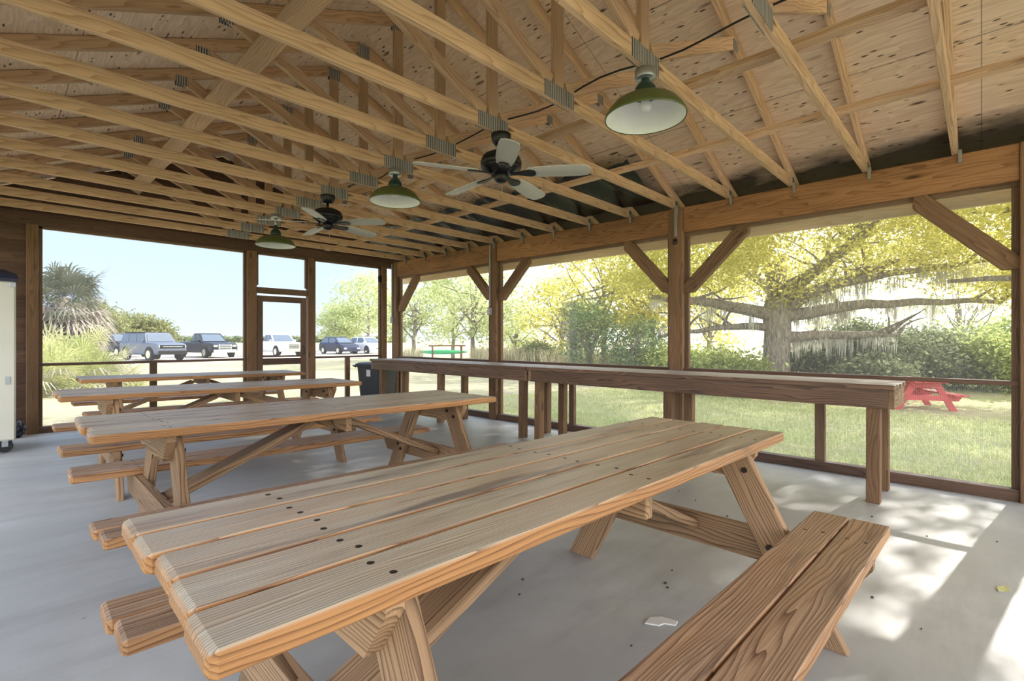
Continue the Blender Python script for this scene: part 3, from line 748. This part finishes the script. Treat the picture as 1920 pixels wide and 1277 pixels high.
def limb(mb, a, b, r0, r1, bend=.3, n=7, nz=8):
    a = Vector(a); b = Vector(b); L = (b-a).length; off = Vector((random.uniform(-1, 1), random.uniform(-1, 1), random.uniform(-.2, .9)))*bend*L*.35
    pts = [a.lerp(b, k/n)+off*math.sin(PI*k/n)+Vector((random.uniform(-1, 1), random.uniform(-1, 1), random.uniform(-1, 1)))*L*.012*(0 < k < n) for k in range(n+1)]
    mb.tube(pts, [r0+(r1-r0)*k/n for k in range(n+1)], nz); return pts
def tree(name, label, x, y, z, h, rad, mat, ncl=60, per=120, size=.12, trunk_r=.18, base=.35, spread=.5, group='trees around the shelter', cat='tree', flat_=.6, zc=None):
    t = thing(name, label, cat, (x, y, z), group=group)
    cz = h-rad[2] if zc is None else zc
    cl = clumps((0, 0, cz), rad, ncl); V, n, g = foliage(cl, per, spread, size, flat_)
    leafmesh('foliage', V, n, g, M[mat], t)
    mb = MB(); top = limb(mb, (0, 0, -.15), (random.uniform(-.2, .2), 0, cz), trunk_r, trunk_r*.5, .12, 8, 10)
    for c in cl[::max(1, ncl//18)]:
        p = top[random.randint(3, 8)]; limb(mb, p, tuple(c), trunk_r*.38, trunk_r*.06, .35, 6, 6)
    mb.build('trunk', M['bark'], t, True); return t
def fan_frond(L, dirv, base, droop, nleaf, lr, out):            # palm fan: petiole and splayed leaflets
    d = Vector(dirv).normalized(); base = Vector(base); tip = base+d*L+Vector((0, 0, -droop*L*.4))
    side = d.cross(Vector((0, 0, 1)));
    if side.length < .1: side = Vector((1, 0, 0))
    side.normalize(); up = side.cross(d).normalized(); r = random.random()
    out.append((base+side*.012, base-side*.012, tip-side*.008, tip+side*.008, r*.6))
    for k in range(nleaf):
        a = R(-115+230*k/(nleaf-1)); v = (d*math.cos(a)+side*math.sin(a)*1.0+up*.25*math.cos(a)).normalized()
        l = lr*(1-.35*abs(a)/2.0)*random.uniform(.85, 1.1); w = v.cross(up).normalized()*lr*.028
        mid = tip+v*l*.55+Vector((0, 0, -droop*.06*l)); end = tip+v*l+Vector((0, 0, -droop*.45*l))
        rr_ = min(1, max(0, r*.6+random.uniform(0, .4)))
        out.append((tip, mid+w, end, mid-w, rr_))
def fronds_mesh(name, fr, mat, parent):
    P = np.array([[tuple(q) for q in f[:4]] for f in fr]); g = np.zeros((len(fr), 3)); g[:, 0] = [f[4] for f in fr]
    return leafmesh(name, P.reshape(-1, 3), len(fr), np.repeat(g, 4, axis=0), M[mat], parent)
def palmetto(label, x, y, z, n, lr, L, mat='frond', dead=0, group='palmetto clumps'):
    t = thing('palmetto', label, 'palmetto', (x, y, z), group=group); fr = []
    for k in range(n):
        a = random.uniform(0, 2*PI); e = R(random.uniform(8, 75)); b = (random.uniform(-.25, .25), random.uniform(-.25, .25), random.uniform(0, .25))
        fan_frond(L*random.uniform(.5, 1.1), (math.cos(a)*math.cos(e), math.sin(a)*math.cos(e), math.sin(e)), b, random.uniform(.3, 1.1), 18, lr*random.uniform(.8, 1.15), fr)
    fronds_mesh('fronds', fr, mat, t)
    if dead:
        fr = []
        for k in range(dead):
            a = random.uniform(0, 2*PI); e = R(random.uniform(-25, 25))
            fan_frond(L*random.uniform(.5, .9), (math.cos(a)*math.cos(e), math.sin(a)*math.cos(e), math.sin(e)), (0, 0, random.uniform(.3, .9)), 1.6, 14, lr, fr)
        fronds_mesh('dead_fronds', fr, 'deadfrond', t)
    return t
def palm(label, x, y, z, h, n, lr, L, skirt, lean=(0, 0)):
    t = thing('cabbage_palm', label, 'palm', (x, y, z)); fr = []; top = Vector((lean[0], lean[1], h))
    pts = [Vector((lean[0]*(k/8)**2, lean[1]*(k/8)**2, -.1+(h+.1)*k/8)) for k in range(9)]
    MB().tube(pts, [.21-.012*(k % 2)-.004*k for k in range(9)], 12).build('trunk', M['bark'], t, True)
    for k in range(n):
        a = random.uniform(0, 2*PI); e = R(random.uniform(-15, 80))
        fan_frond(L*random.uniform(.7, 1.1), (math.cos(a)*math.cos(e), math.sin(a)*math.cos(e), math.sin(e)), top, random.uniform(.5, 1.4), 22, lr*random.uniform(.8, 1.1), fr)
    fronds_mesh('fronds', fr, 'darkfrond', t)
    fr = []
    for k in range(skirt):
        a = random.uniform(0, 2*PI); e = R(random.uniform(-75, 10)); q = random.uniform(.7, 1)
        fan_frond(L*random.uniform(.5, .9), (math.cos(a)*math.cos(e), math.sin(a)*math.cos(e), math.sin(e)), pts[min(8, int(q*8.9))], random.uniform(.7, 1.6), 16, lr*.9, fr)
    fronds_mesh('dead_skirt', fr, 'deadfrond', t); return t
# left: palm with a dead skirt and palmettos
x, y = at(100, 15.5); palm('shaggy palm with a grey dead skirt outside the back screen', x, y, -.13, 2.75, 34, 1.05, .9, 170, (.25, .2))
for (u, d, n, lr, L, dead, lb) in ((96, 12.3, 44, .7, 1.0, 14, 'bright palmetto at the left end of the back screen'), (138, 13.2, 46, .75, 1.2, 22, 'dense palmetto below the shaggy palm'),
        (172, 14.2, 44, .75, 1.15, 10, 'yellow green palmetto nearest the parked cars'), (112, 14.0, 40, .8, 1.8, 40, 'tall palmetto mixed with grey dead fronds against the palm trunk')):
    x, y = at(u, d); palmetto(lb, x, y, -.13, n, lr, L, 'frond', dead)
x, y = at(150, 17.0); palmetto('greyish brush behind the palmettos and the shaggy palm', x, y, -.1, 22, .7, 2.0, 'deadfrond', 26, None)
# far left small trees
for (u, d, h, rx, rz, lb, mat) in ((205, 46, 4.3, 2.6, 1.6, 'small wind swept tree behind the two parked pickup trucks at far left', 'olive'), (262, 50, 4.1, 2.4, 1.3, 'small rounded tree above the roof of the grey off road car', 'olive'), (288, 54, 3.1, 1.9, 1.1, 'lowest small tree left of the dock shelter', 'olive'), (160, 40, 4.4, 2.2, 1.7, 'small tree peeping out behind the palmettos', 'olive')):
    x, y = at(u, d); tree('small_tree', lb, x, y, -.13, h, (rx, rx, rz), mat, 45, 110, .15, .12, spread=.42)
# tree right of the door
for (u, d, h, rx, rz, lb) in ((690, 60, 9.6, 4.6, 4.2, 'airy pale green tree seen right of the screen door'), (640, 62, 5.9, 2.8, 2.3, 'lower pale tree behind the dark blue car')):
    x, y = at(u, d); tree('pale_tree', lb, x, y, -.13, h, (rx, rx, rz), 'pale', 62, 95, .17, .2, spread=.6)
for (u, d, h, rx, rz, lb, mat) in ((775, 33, 6.4, 3.2, 2.6, 'pale tree just right of the back corner post', 'pale'), (850, 36, 7.2, 3.6, 3.0, 'pale tall tree over the green canoe', 'pale'), (890, 29, 6.6, 2.6, 2.6, 'thin trunked tree left of the post with the outlet box', 'pale'),
        (965, 38, 4.6, 2.4, 2.2, 'airy tree just right of the post with the outlet box', 'pale'), (1055, 30, 5.4, 2.6, 2.4, 'yellow green tree left of the dead palm head', 'oak'), (1135, 24, 6.6, 2.8, 2.5, 'yellow green tree above the dark cedar', 'oak'), (1215, 24, 6.4, 2.8, 2.6, 'tree with yellow leaves touching the strapped post', 'oak'),
        (1330, 28, 6.8, 3.4, 2.8, 'yellow green tree left of the big oak trunk', 'oak'), (1570, 40, 8.2, 4.2, 3.6, 'pale tree far behind the hanging moss', 'pale'), (1800, 34, 7.5, 3.6, 3.4, 'pale tree far behind the red picnic table', 'pale')):
    x, y = at(u, d); tree('yellow_tree' if mat == 'oak' else 'pale_tree', lb, x, y, gz(x, y), h, (rx, rx, rz), mat, 46, 95, .115, .15, spread=.5)
x, y = at(1085, 22); tree('cedar_tree', 'dark green cedar right of the dead palm head', *at(1105, 21.5), gz(x, y), 3.3, (1.15, 1.15, 1.5), 'cedar', 34, 110, .07, .1, spread=.33, flat_=.9)
tree('cedar_tree', 'smaller cedar standing low beside the strapped post', *at(1195, 20.5), gz(x, y), 2.3, (1.1, 1.1, 1.0), 'cedar', 30, 110, .07, .1, spread=.3, flat_=.8)
x, y = at(1075, 22.5); palm('palm with a brown dead head among the yellow trees', x, y, gz(x, y), 2.9, 8, .5, .5, 40)
# dry reeds along the far right lawn
mb = []
for k in range(9000):
    u = random.uniform(748, 1250); u = u+95 if 790 < u < 885 else u; d = random.uniform(25, 31)-max(0, u-1000)*.012; x, y = at(u, d); z = gz(x, y); h = random.uniform(.35, 1.05); w = .02
    a = random.uniform(0, PI); l = Vector((random.uniform(-.3, .3), random.uniform(-.3, .3), 1)).normalized()*h; p = Vector((x, y, z-.02)); s_ = Vector((math.cos(a)*w, math.sin(a)*w, 0))
    mb.append((p-s_, p+s_, p+l+s_*.2, p+l-s_*.2, random.random()))
tag(fronds_mesh('dry_reeds', mb, 'reed', None), 'band of dry reeds and weeds along the far edge of the lawn', 'reeds', None, 'stuff')

# the big oak
ox, oy = at(1457, 17.2); oz = gz(ox, oy)
t = thing('oak_tree', 'big live oak with a thick trunk and hanging moss', 'tree', (ox, oy, oz), group='trees around the shelter')
mb = MB(); trunk = [(0, 0, -.2), (0, 0, .0), (.02, .03, .5), (-.03, .02, 1.3), (.0, -.02, 2.1), (.02, .05, 2.7), (.05, .0, 3.4), (.12, -.05, 4.6)]
mb.tube(trunk, [.62, .52, .44, .41, .42, .44, .32, .2], 18)
for k in range(7):
    a = 2*PI*k/7+.3; limb(mb, (.2*math.cos(a), .2*math.sin(a), .5), (.75*math.cos(a), .75*math.sin(a), -.1), .2, .1, .2, 4, 8)
rt = Vector((CS, -SN, 0)); fw = Vector((SN, CS, 0))             # to the right of / away from the viewer's first bearing
def rel(r, f, z): q = rt*r+fw*f; return (q.x, q.y, z)
LIMBS = [((0, 0, 2.5), rel(6.8, -1.0, 3.0), .26, .07, .25), ((0, 0, 1.9), rel(3.9, -.4, 1.95), .22, .08, .15), ((0, 0, 2.6), rel(-4.6, -.5, 3.2), .24, .06, .3), ((0, 0, 2.2), rel(-3.8, 1, 1.9), .16, .05, .2),
         ((0, 0, 3.0), rel(2.6, -1.5, 5.4), .24, .06, .3), ((0, 0, 3.2), rel(-2.2, -1.6, 5.6), .22, .06, .3), ((0, 0, 2.8), rel(5.2, -2.5, 4.2), .2, .05, .3), ((0, 0, 3.3), rel(.5, -4.5, 5.2), .2, .05, .25), ((0, 0, 3), rel(6.5, -3.2, 5.0), .2, .05, .3), ((0, 0, 3.2), rel(0, 4, 5), .2, .05, .3)]
lp = []
for a, b, r0, r1, be in LIMBS:
    p = limb(mb, a, b, r0, r1, be, 10, 10); lp.append(p)
    for k in range(6):
        q = p[random.randint(3, 10)]; limb(mb, q, tuple(q+Vector((random.uniform(-1.4, 1.4), random.uniform(-1.4, 1.4), random.uniform(.1, 1.3)))), .06, .012, .4, 5, 6)
mb.build('trunk', M['bark'], t, True)
cl = np.concatenate([clumps((.0, 0, 5.2), (5.2, 5.2, 2.0), 120, .3), clumps(rel(5.5, -2.0, 4.7), (3.6, 3.6, 1.3), 70, .2), clumps(rel(-3.5, -1.5, 4.7), (3.0, 3.0, 1.4), 50, .2), clumps(rel(2.0, -4.5, 5.6), (4.2, 3.6, 1.3), 60, .2), clumps(rel(7.5, -1.5, 3.7), (2.2, 2.2, .7), 22, .2)])
V, n, g = foliage(cl, 230, .46, .062, .5); leafmesh('foliage', V, n, g, M['oak'], t)
# hanging moss
fr = []
for li in (0, 1, 2, 6):
    for k in range(34 if li != 2 else 12):
        f_ = random.uniform(.12, .98)*10; i0 = int(f_); p = lp[li][i0].lerp(lp[li][min(10, i0+1)], f_-i0); Lm = random.uniform(.25, 1.05)
        for s_ in range(16):
            b_ = p+Vector((random.uniform(-.13, .13), random.uniform(-.13, .13), -.04)); l = Lm*random.uniform(.4, 1); w = Vector((random.uniform(-1, 1), random.uniform(-1, 1), 0)).normalized()*.014
            e = b_+Vector((random.uniform(-.06, .06), random.uniform(-.06, .06), -l)); m2 = b_.lerp(e, .5)+Vector((random.uniform(-.04, .04), random.uniform(-.04, .04), 0))
            fr.append((b_, m2+w, e, m2-w, random.random()))
fronds_mesh('moss', fr, 'moss', t)
# second oak in front at the right, out over the lawn: its unseen crown is added to shade the lawn and floor
ox2, oy2 = 19.0, -5.6
t = thing('oak_tree', 'spreading oak whose bare dark limb reaches in at the right edge', 'tree', (ox2, oy2, gz(ox2, oy2)), group='trees around the shelter')
mb = MB(); mb.tube([(0, 0, -.2), (0, 0, 0), (0, .05, 1.2), (.05, .1, 2.6), (.0, .2, 4)], [.6, .48, .4, .38, .25], 16)
for b_ in ((-.35, 6.3, 3.42), (1.8, 4.5, 5.0), (-2.5, 2, 5.2), (-.5, 6.8, 5.4), (2.5, -2, 5.2)): limb(mb, (0, .1, 2.7), b_, .24, .05, .25, 9, 9)
mb.build('trunk', M['bark'], t, True)
cl = np.concatenate([clumps((-3.0, 3.4, 7.0), (4.0, 4.4, 1.5), 120, .2), clumps((.5, 0, 7.2), (4.5, 4, 1.6), 50, .3), clumps((-5.0, 10.2, 7.2), (3.6, 6.0, 1.2), 190, .2)])  # last group: unseen canopy added to keep sun off the slab
def sunfoot(c, base):                                              # where the shade of a leaf clump lands on the slab
    k = (c[:, 2]+base[2])/sd[2]; return c[:, 0]+base[0]-k*sd[0], c[:, 1]+base[1]-k*sd[1]
def gaps(cl, base):  # thins the crown along the sun's path to shape the floor patches
    fx, fy = sunfoot(cl, base); inb = (fx > 1.8) & (fx < 5.4) & (fy > -.7) & (fy < .75)
    return cl[~inb | (rng.uniform(0, 1, len(cl)) < .24)]
cl = gaps(cl, (ox2, oy2, 0))
V, n, g = foliage(cl, 210, .46, .07, .5); leafmesh('foliage', V, n, g, M['oak'], t)
# bushes below the oak
BU = [(1320, 17.5, 1.25, 1.3, 'brightbush', 'bright shrub left of the big oak trunk'), (1375, 16.8, 1.0, 1.1, 'brightbush', 'low green shrub against the foot of the big oak'), (1530, 18.6, 2.0, 1.5, 'bush', 'dark bush just right of the big oak trunk'), (1610, 18.0, 2.2, 1.6, 'bush', 'tallest dark bush below the hanging moss'),
      (1690, 18.2, 2.1, 1.6, 'bush', 'dark bush behind the red picnic table, left of its legs'), (1760, 18.8, 2.2, 1.5, 'bush', 'dark bush right behind the red picnic table legs'), (1835, 18.0, 1.9, 1.4, 'brightbush', 'bright green shrub right of the red picnic table'), (1900, 16.6, 1.8, 1.2, 'brightbush', 'bright shrub at the right edge of the photo'),
      (1270, 19.5, 1.3, 1.3, 'brightbush', 'shrub seen behind the strapped post'), (1010, 27.0, 1.0, 1.2, 'olive', 'low grey green shrub on the far lawn'), (1640, 15.8, .9, 1.0, 'bush', 'low dark bush beyond the near bar counter'), (1880, 21, 2.6, 1.6, 'brightbush', 'loose shrub farthest back at the right edge')]
for (u, d, h, r_, mat, lb) in BU:
    x, y = at(u, d); tree('shrub', lb, x, y, gz(x, y), h, (r_, r_, h*.5), mat, 55, 150, .075, .06, spread=.26, group='shrubs under the oak', cat='shrub', flat_=.8, zc=h*.52)
for (u, d, lb) in ((1345, 15.5, 'small palmetto left of the big oak trunk'), (1400, 15.2, 'small palmetto at the foot of the big oak')):
    x, y = at(u, d); palmetto(lb, x, y, gz(x, y), 22, .45, .5, 'cedar', 0)

# grass blades on the nearest lawn, outside the right screen
n = 52000; x = 5.72+rng.uniform(0, 1, n)**1.4*9.5; y = rng.uniform(-2.5, 9.5, n); keep = rng.uniform(0, 1, n) < 1; x, y = x[keep], y[keep]; n = len(x)
z = np.array([gz(a, b) for a, b in zip(x, y)]); Pn = np.stack([x, y, z-.01], 1); a = rng.uniform(0, 2*PI, n); w = .004+.0006*x
s_ = np.stack([np.cos(a)*w, np.sin(a)*w, 0*a], 1); l = np.stack([rng.normal(0, .03, n), rng.normal(0, .03, n), rng.uniform(.03, .085, n)], 1)
g = np.zeros((n, 3)); g[:, 0] = rng.uniform(0, 1, n)
V, nn, g = quads(Pn-s_, Pn+s_, Pn+l+s_*.15, Pn+l-s_*.15, g); tag(leafmesh('grass', V, nn, g, M['blade'], None), 'short grass blades on the lawn beside the right screen', 'grass', None, 'stuff')

# red picnic table on the lawn
x, y = at(1712, 12.9)
table('picnic_table', 'red painted picnic table out on the lawn', x, y, 28, ht=.75, W=.72, b=.60, hb=.43, L=1.85, mats=('red', 'red', 'red'), z=gz(x, y)-.0, tilt=False, group=None, nb=4, detail=False, nbench=2)

# ------------------------------------------------------------------ parked cars
def car(name, label, u, d, rz, kind, col, group='parked cars'):
    x, y = at(u, d); t = thing(name, label, 'car', (x, y, -.118), (0, 0, rz), group)
    pm = paint(name+'_paint', col)
    K = {'pickup': dict(L=5.8, W=1.0, zb=.42, hood=1.18, belt=1.22, roof=1.88, cab=(-.55, 1.25), top=(-.35, .55), wr=.41, ax=(1.85, -1.85), bed=1.22),
         'offroad': dict(L=4.6, W=.97, zb=.42, hood=1.20, belt=1.22, roof=1.85, cab=(-2.15, .95), top=(-2.05, .55), wr=.42, ax=(1.4, -1.4), bed=None),
         'crossover': dict(L=4.6, W=.92, zb=.28, hood=1.0, belt=1.05, roof=1.66, cab=(-2.15, 1.25), top=(-1.6, .35), wr=.36, ax=(1.38, -1.35), bed=None)}[kind]
    Lh = K['L']/2; w = K['W']; box_ = kind != 'crossover'
    def sec(xx, zb, zt, hw, tuck=.06): return [(xx, -hw+tuck, zb), (xx, -hw, zb+.12), (xx, -hw, zt-.12), (xx, -hw+tuck, zt-.02), (xx, -hw*.6, zt), (xx, hw*.6, zt), (xx, hw-tuck, zt-.02), (xx, hw, zt-.12), (xx, hw, zb+.12), (xx, hw-tuck, zb)]
    hd, bl, zb = K['hood'], K['belt'], K['zb']
    fr_ = .03 if box_ else .22
    st = [sec(-Lh, zb+.1, bl-.05, w*.93), sec(-Lh+.12, zb, bl, w*.99), sec(-Lh+1, zb-.04, bl, w), sec(K['cab'][1]-.1, zb-.04, bl, w), sec(K['cab'][1]+.15, zb-.04, hd+.02, w), sec(Lh-.35, zb-.02, hd-.02-fr_*.4, w*.98), sec(Lh-.06, zb+.02, hd-.08-fr_, w*.93), sec(Lh, zb+.1, hd-.16-fr_, w*.88)]
    MB().loft(st).build('body', pm, t)
    c0, c1 = K['cab']; a0, a1 = K['top']; hw = w*.95; tw = w*(.80 if box_ else .72); rf = K['roof']
    B = [(c0, -hw), (c1, -hw), (c1, hw), (c0, hw)]; Tt = [(a0, -tw), (a1, -tw), (a1, tw), (a0, tw)]
    MB().loft([[(p[0], p[1], bl-.03) for p in B], [(p[0], p[1], rf-.05) for p in Tt], [(p[0]*.97, p[1]*.9, rf) for p in Tt]]).build('cabin', pm, t)
    def face(nm, q, mat, off):
        q = [Vector(p) for p in q]; nr = (q[1]-q[0]).cross(q[2]-q[0]).normalized(); cen = sum(q, Vector())/4
        if nr.dot(cen-Vector((cen.x*.5, 0, 1.2))) < 0: nr = -nr
        c_ = [cen+(p-cen)*.86+nr*off for p in q]; MB().prism(c_, None, nr*.008).build(nm, mat, t)
    G_ = M['glassdark']; zB, zT = bl, rf-.06
    face('windscreen', [(c1, -hw, zB), (c1, hw, zB), (a1, tw, zT), (a1, -tw, zT)], G_, .008)
    face('rear_window', [(c0, -hw, zB), (c0, hw, zB), (a0, tw, zT), (a0, -tw, zT)], G_, .008)
    nwin = 3 if kind == 'offroad' else 2
    for s_ in (-1, 1):
        for k in range(nwin):
            f0, f1 = k/nwin, (k+1)/nwin
            face('side_window', [(c0+(c1-c0)*f0, s_*hw, zB), (c0+(c1-c0)*f1, s_*hw, zB), (a0+(a1-a0)*f1, s_*tw, zT), (a0+(a1-a0)*f0, s_*tw, zT)], G_, .006)
        for xx in K['ax']:
            MB().disc_y((xx, s_*(w-.0), K['wr']+.02), K['wr']+.07, .03, 24).build('wheel_arch', M['rubber'], t)
            wh = MB().disc_y((xx, s_*(w-.06), K['wr']), K['wr'], .20, 24).build('wheel', M['rubber'], t)
            MB().disc_y((xx, s_*(w+.045), K['wr']), K['wr']*.62, .012, 16).build('rim', M['chrome'], wh)
        MB().box((c1-.35, s_*(w+.02)-.07, bl), (c1-.2, s_*(w+.02)+.07, bl+.16), .02).build('mirror', pm, t)
    xf = Lh; zg = hd-.2-fr_
    if kind == 'pickup':
        MB().box((xf-.03, -.48, zb+.22), (xf+.03, .48, zg+.08), .02).build('grille', M['chrome'], t)
        for q in range(3): MB().box((xf+.025, -.42, zb+.27+q*.13), (xf+.04, .42, zb+.33+q*.13), .01).build('grille_bar', M['black'], t)
    elif kind == 'offroad':
        MB().box((xf-.03, -.78, zg-.16), (xf+.03, .78, zg+.06), .02).build('grille', M['black'], t); MB().box((xf+.02, -.6, zg-.075), (xf+.04, .6, zg-.03), .01).build('grille_bar', M['chrome'], t)
        MB().box((xf-.05, -.86, zb-.02), (xf+.14, .86, zb+.24), .03).build('bumper', M['black'], t)
        MB().box((a0+.1, -tw, rf), (a1-.1, tw, rf+.05), .01).build('soft_top', M['black'], t)
    else:
        MB().box((xf-.05, -.42, zb+.2), (xf+.02, .42, zg-.02), .02).build('grille', M['black'], t)
    for s_ in (-1, 1): MB().box((xf-.10, s_*.68-.15, zg-.12), (xf+.012, s_*.68+.15, zg+.03), .02).build('headlight', M['lamp_lens'], t)
    if kind != 'offroad': MB().box((xf-.06, -.84, zb-.02), (xf+.07, .84, zb+.20), .03).build('bumper', M['chrome'] if kind == 'pickup' else pm, t)
    return t
def head(u, extra): 
    x, y = at(u, 1); return math.atan2(-y, -x)+R(extra)       # turned from facing straight back along its bearing
car('pickup_truck', 'black pickup truck parked leftmost, half hidden by palmettos', 222, 40, head(222, 26), 'pickup', (.03, .035, .06))
car('off_road_car', 'grey boxy off road car with a dark soft top', 287, 33.5, head(287, 27), 'offroad', (.13, .15, .20))
car('pickup_truck', 'black pickup truck with a chrome grille', 388, 39, head(388, 24), 'pickup', (.015, .017, .03))
car('pickup_truck', 'white pickup truck seen through the screen door', 520, 42, head(520, 25), 'pickup', (.80, .80, .82))
car('compact_crossover', 'dark blue crossover car right of the screen door', 636, 48, head(636, 30), 'crossover', (.012, .018, .055))
car('white_crossover', 'white crossover car beside the back corner post', 688, 50, head(688, 32), 'crossover', (.80, .80, .82))
# dock shelter and white pole beyond the parking
x, y = at(346, 60); t = thing('dock_shelter', 'small flat roofed shelter far beyond the parked cars', 'shelter', (x, y, -.13))
MB().box((-1.5, -1.2, 1.85), (1.5, 1.2, 2.0), .02).build('roof', M['grey'], t)
for sx in (-1.3, 1.3):
    for sy in (-1, 1): MB().box((sx-.06, sy-.06, 0), (sx+.06, sy+.06, 1.85), .01).build('post', M['grey'], t)
x, y = at(459, 44); o = MB().lathe([(.07, 0), (.07, 1.9), (.04, 1.95)], n=10).build('marker_pole', M['white']); o.location = (x, y, -.13); tag(o, 'white marker pole left of the white pickup truck', 'pole')
# canoe rack
def hull(name, label, u, d, z, L, wd, col, rz):
    x, y = at(u, d); m_ = MB(); rings = []
    for k in range(13):
        s_ = -1+2*k/12; q = max(.03, (1-abs(s_)**2.2)); yy = wd*q; up = .10*abs(s_)**3
        rings.append([(s_*L/2, yy*math.cos(a), .16+up-.30*math.sin(a)*(.45+.55*q)*-1 if False else up+.26*(math.sin(a))*(.4+.6*q)) for a in [PI*j/8 for j in range(9)]])
    m_.loft(rings); o = m_.build(name, flat(name+'_hull', col, .4), None, True); o.location = (x, y, z); o.rotation_euler = (0, 0, rz); return tag(o, label, 'boat')
rz0 = math.atan2(-SN, CS)+.15
hull('canoe', 'green upturned canoe lying on the rack under the trees', 832, 31, .36, 3.0, .40, (.03, .36, .14), rz0)
hull('kayak', 'orange kayak on the ground below the green canoe', 866, 29.8, -.13, 1.6, .33, (.75, .30, .07), rz0-.3)
x, y = at(838, 31.2); t = thing('boat_rack', 'low timber rack carrying the green canoe', 'rack', (x, y, -.14), (0, 0, rz0))
for sx in (-.9, .9):
    for sy in (-.45, .45): MB().box((sx-.05, sy-.05, 0), (sx+.05, sy+.05, 1.05), .01).build('post', M['post'], t)
    MB().box((sx-.04, -.55, .42), (sx+.04, .55, .50), .01).build('crossbar', M['post'], t)
for sy in (-.45, .45): MB().box((-1.15, sy-.04, .98), (1.15, sy+.04, 1.06), .01).build('rail', M['post'], t)
# far shoreline
mb = MB(); far = []
for k in range(5000):
    u = random.uniform(300, 760); x, y = at(u, random.uniform(225, 250)); far.append((x, y, random.uniform(.2, 2.6)))
V, n, g = rand_leaves(np.array(far), 1.1, .6); tag(leafmesh('far_treeline', V, n, g, M['bush'], None), 'thin dark treeline on the far shore at the horizon', 'treeline', None, 'stuff')

# ------------------------------------------------------------------ light
sl = bpy.data.lights.new('sun', 'SUN'); sl.energy = 11.0; sl.angle = R(.55); sl.color = (1, .95, .87)
so = link('sun', sl); so.rotation_euler = (-sd).to_track_quat('-Z', 'Y').to_euler()
w = bpy.data.worlds.new('sky'); SC.world = w; w.use_nodes = True; nt = w.node_tree; nt.nodes.clear()
class WN(NT):
    def __init__(s): s.t = nt
W = WN(); out = W.n('ShaderNodeOutputWorld'); bg = W.n('ShaderNodeBackground'); tc = W.n('ShaderNodeTexCoord'); dv = tc.outputs['Generated']
x, y, z = W.xyz(dv)
el = W.mr(z, 0, .55)
base = W.mix(W.math('POWER', el, .6), (.74, .86, 1.0), (.42, .63, 1.0))
nd = W.n('ShaderNodeVectorMath', operation='DOT_PRODUCT'); W.put(nd.inputs[0], dv); nd.inputs[1].default_value = Vector((sd.x, sd.y-.35, sd.z)).normalized()
n2 = W.n('ShaderNodeVectorMath', operation='DOT_PRODUCT'); W.put(n2.inputs[0], dv); n2.inputs[1].default_value = Vector((-.85, -.5, .35)).normalized()
glow = W.math('ADD', W.math('POWER', W.mr(nd.outputs['Value'], -.05, 1), 2.0), W.math('MULTIPLY', W.math('POWER', W.mr(n2.outputs['Value'], .1, 1), 1.5), .7), clamp=True)     # sunward haze plus unseen left glow, both added to fill the interior
base = W.mix(W.mr(x, .45, .95, 0, .85), base, (.95, .97, 1.0))
col = W.mix(glow, base, (1.0, .97, .93))
stg = W.math('ADD', W.math('ADD', 1.62, W.mr(x, .45, .95, 0, .3)), W.math('MULTIPLY', glow, 3.7))
W.put(bg.inputs[0], col); W.put(bg.inputs[1], stg); W.l(bg.outputs[0], out.inputs[0])
SC.view_settings.view_transform = 'Standard'; SC.view_settings.look = 'None'; SC.view_settings.gamma = 1; SC.view_settings.use_curve_mapping = False
SC.view_settings.exposure = -.05
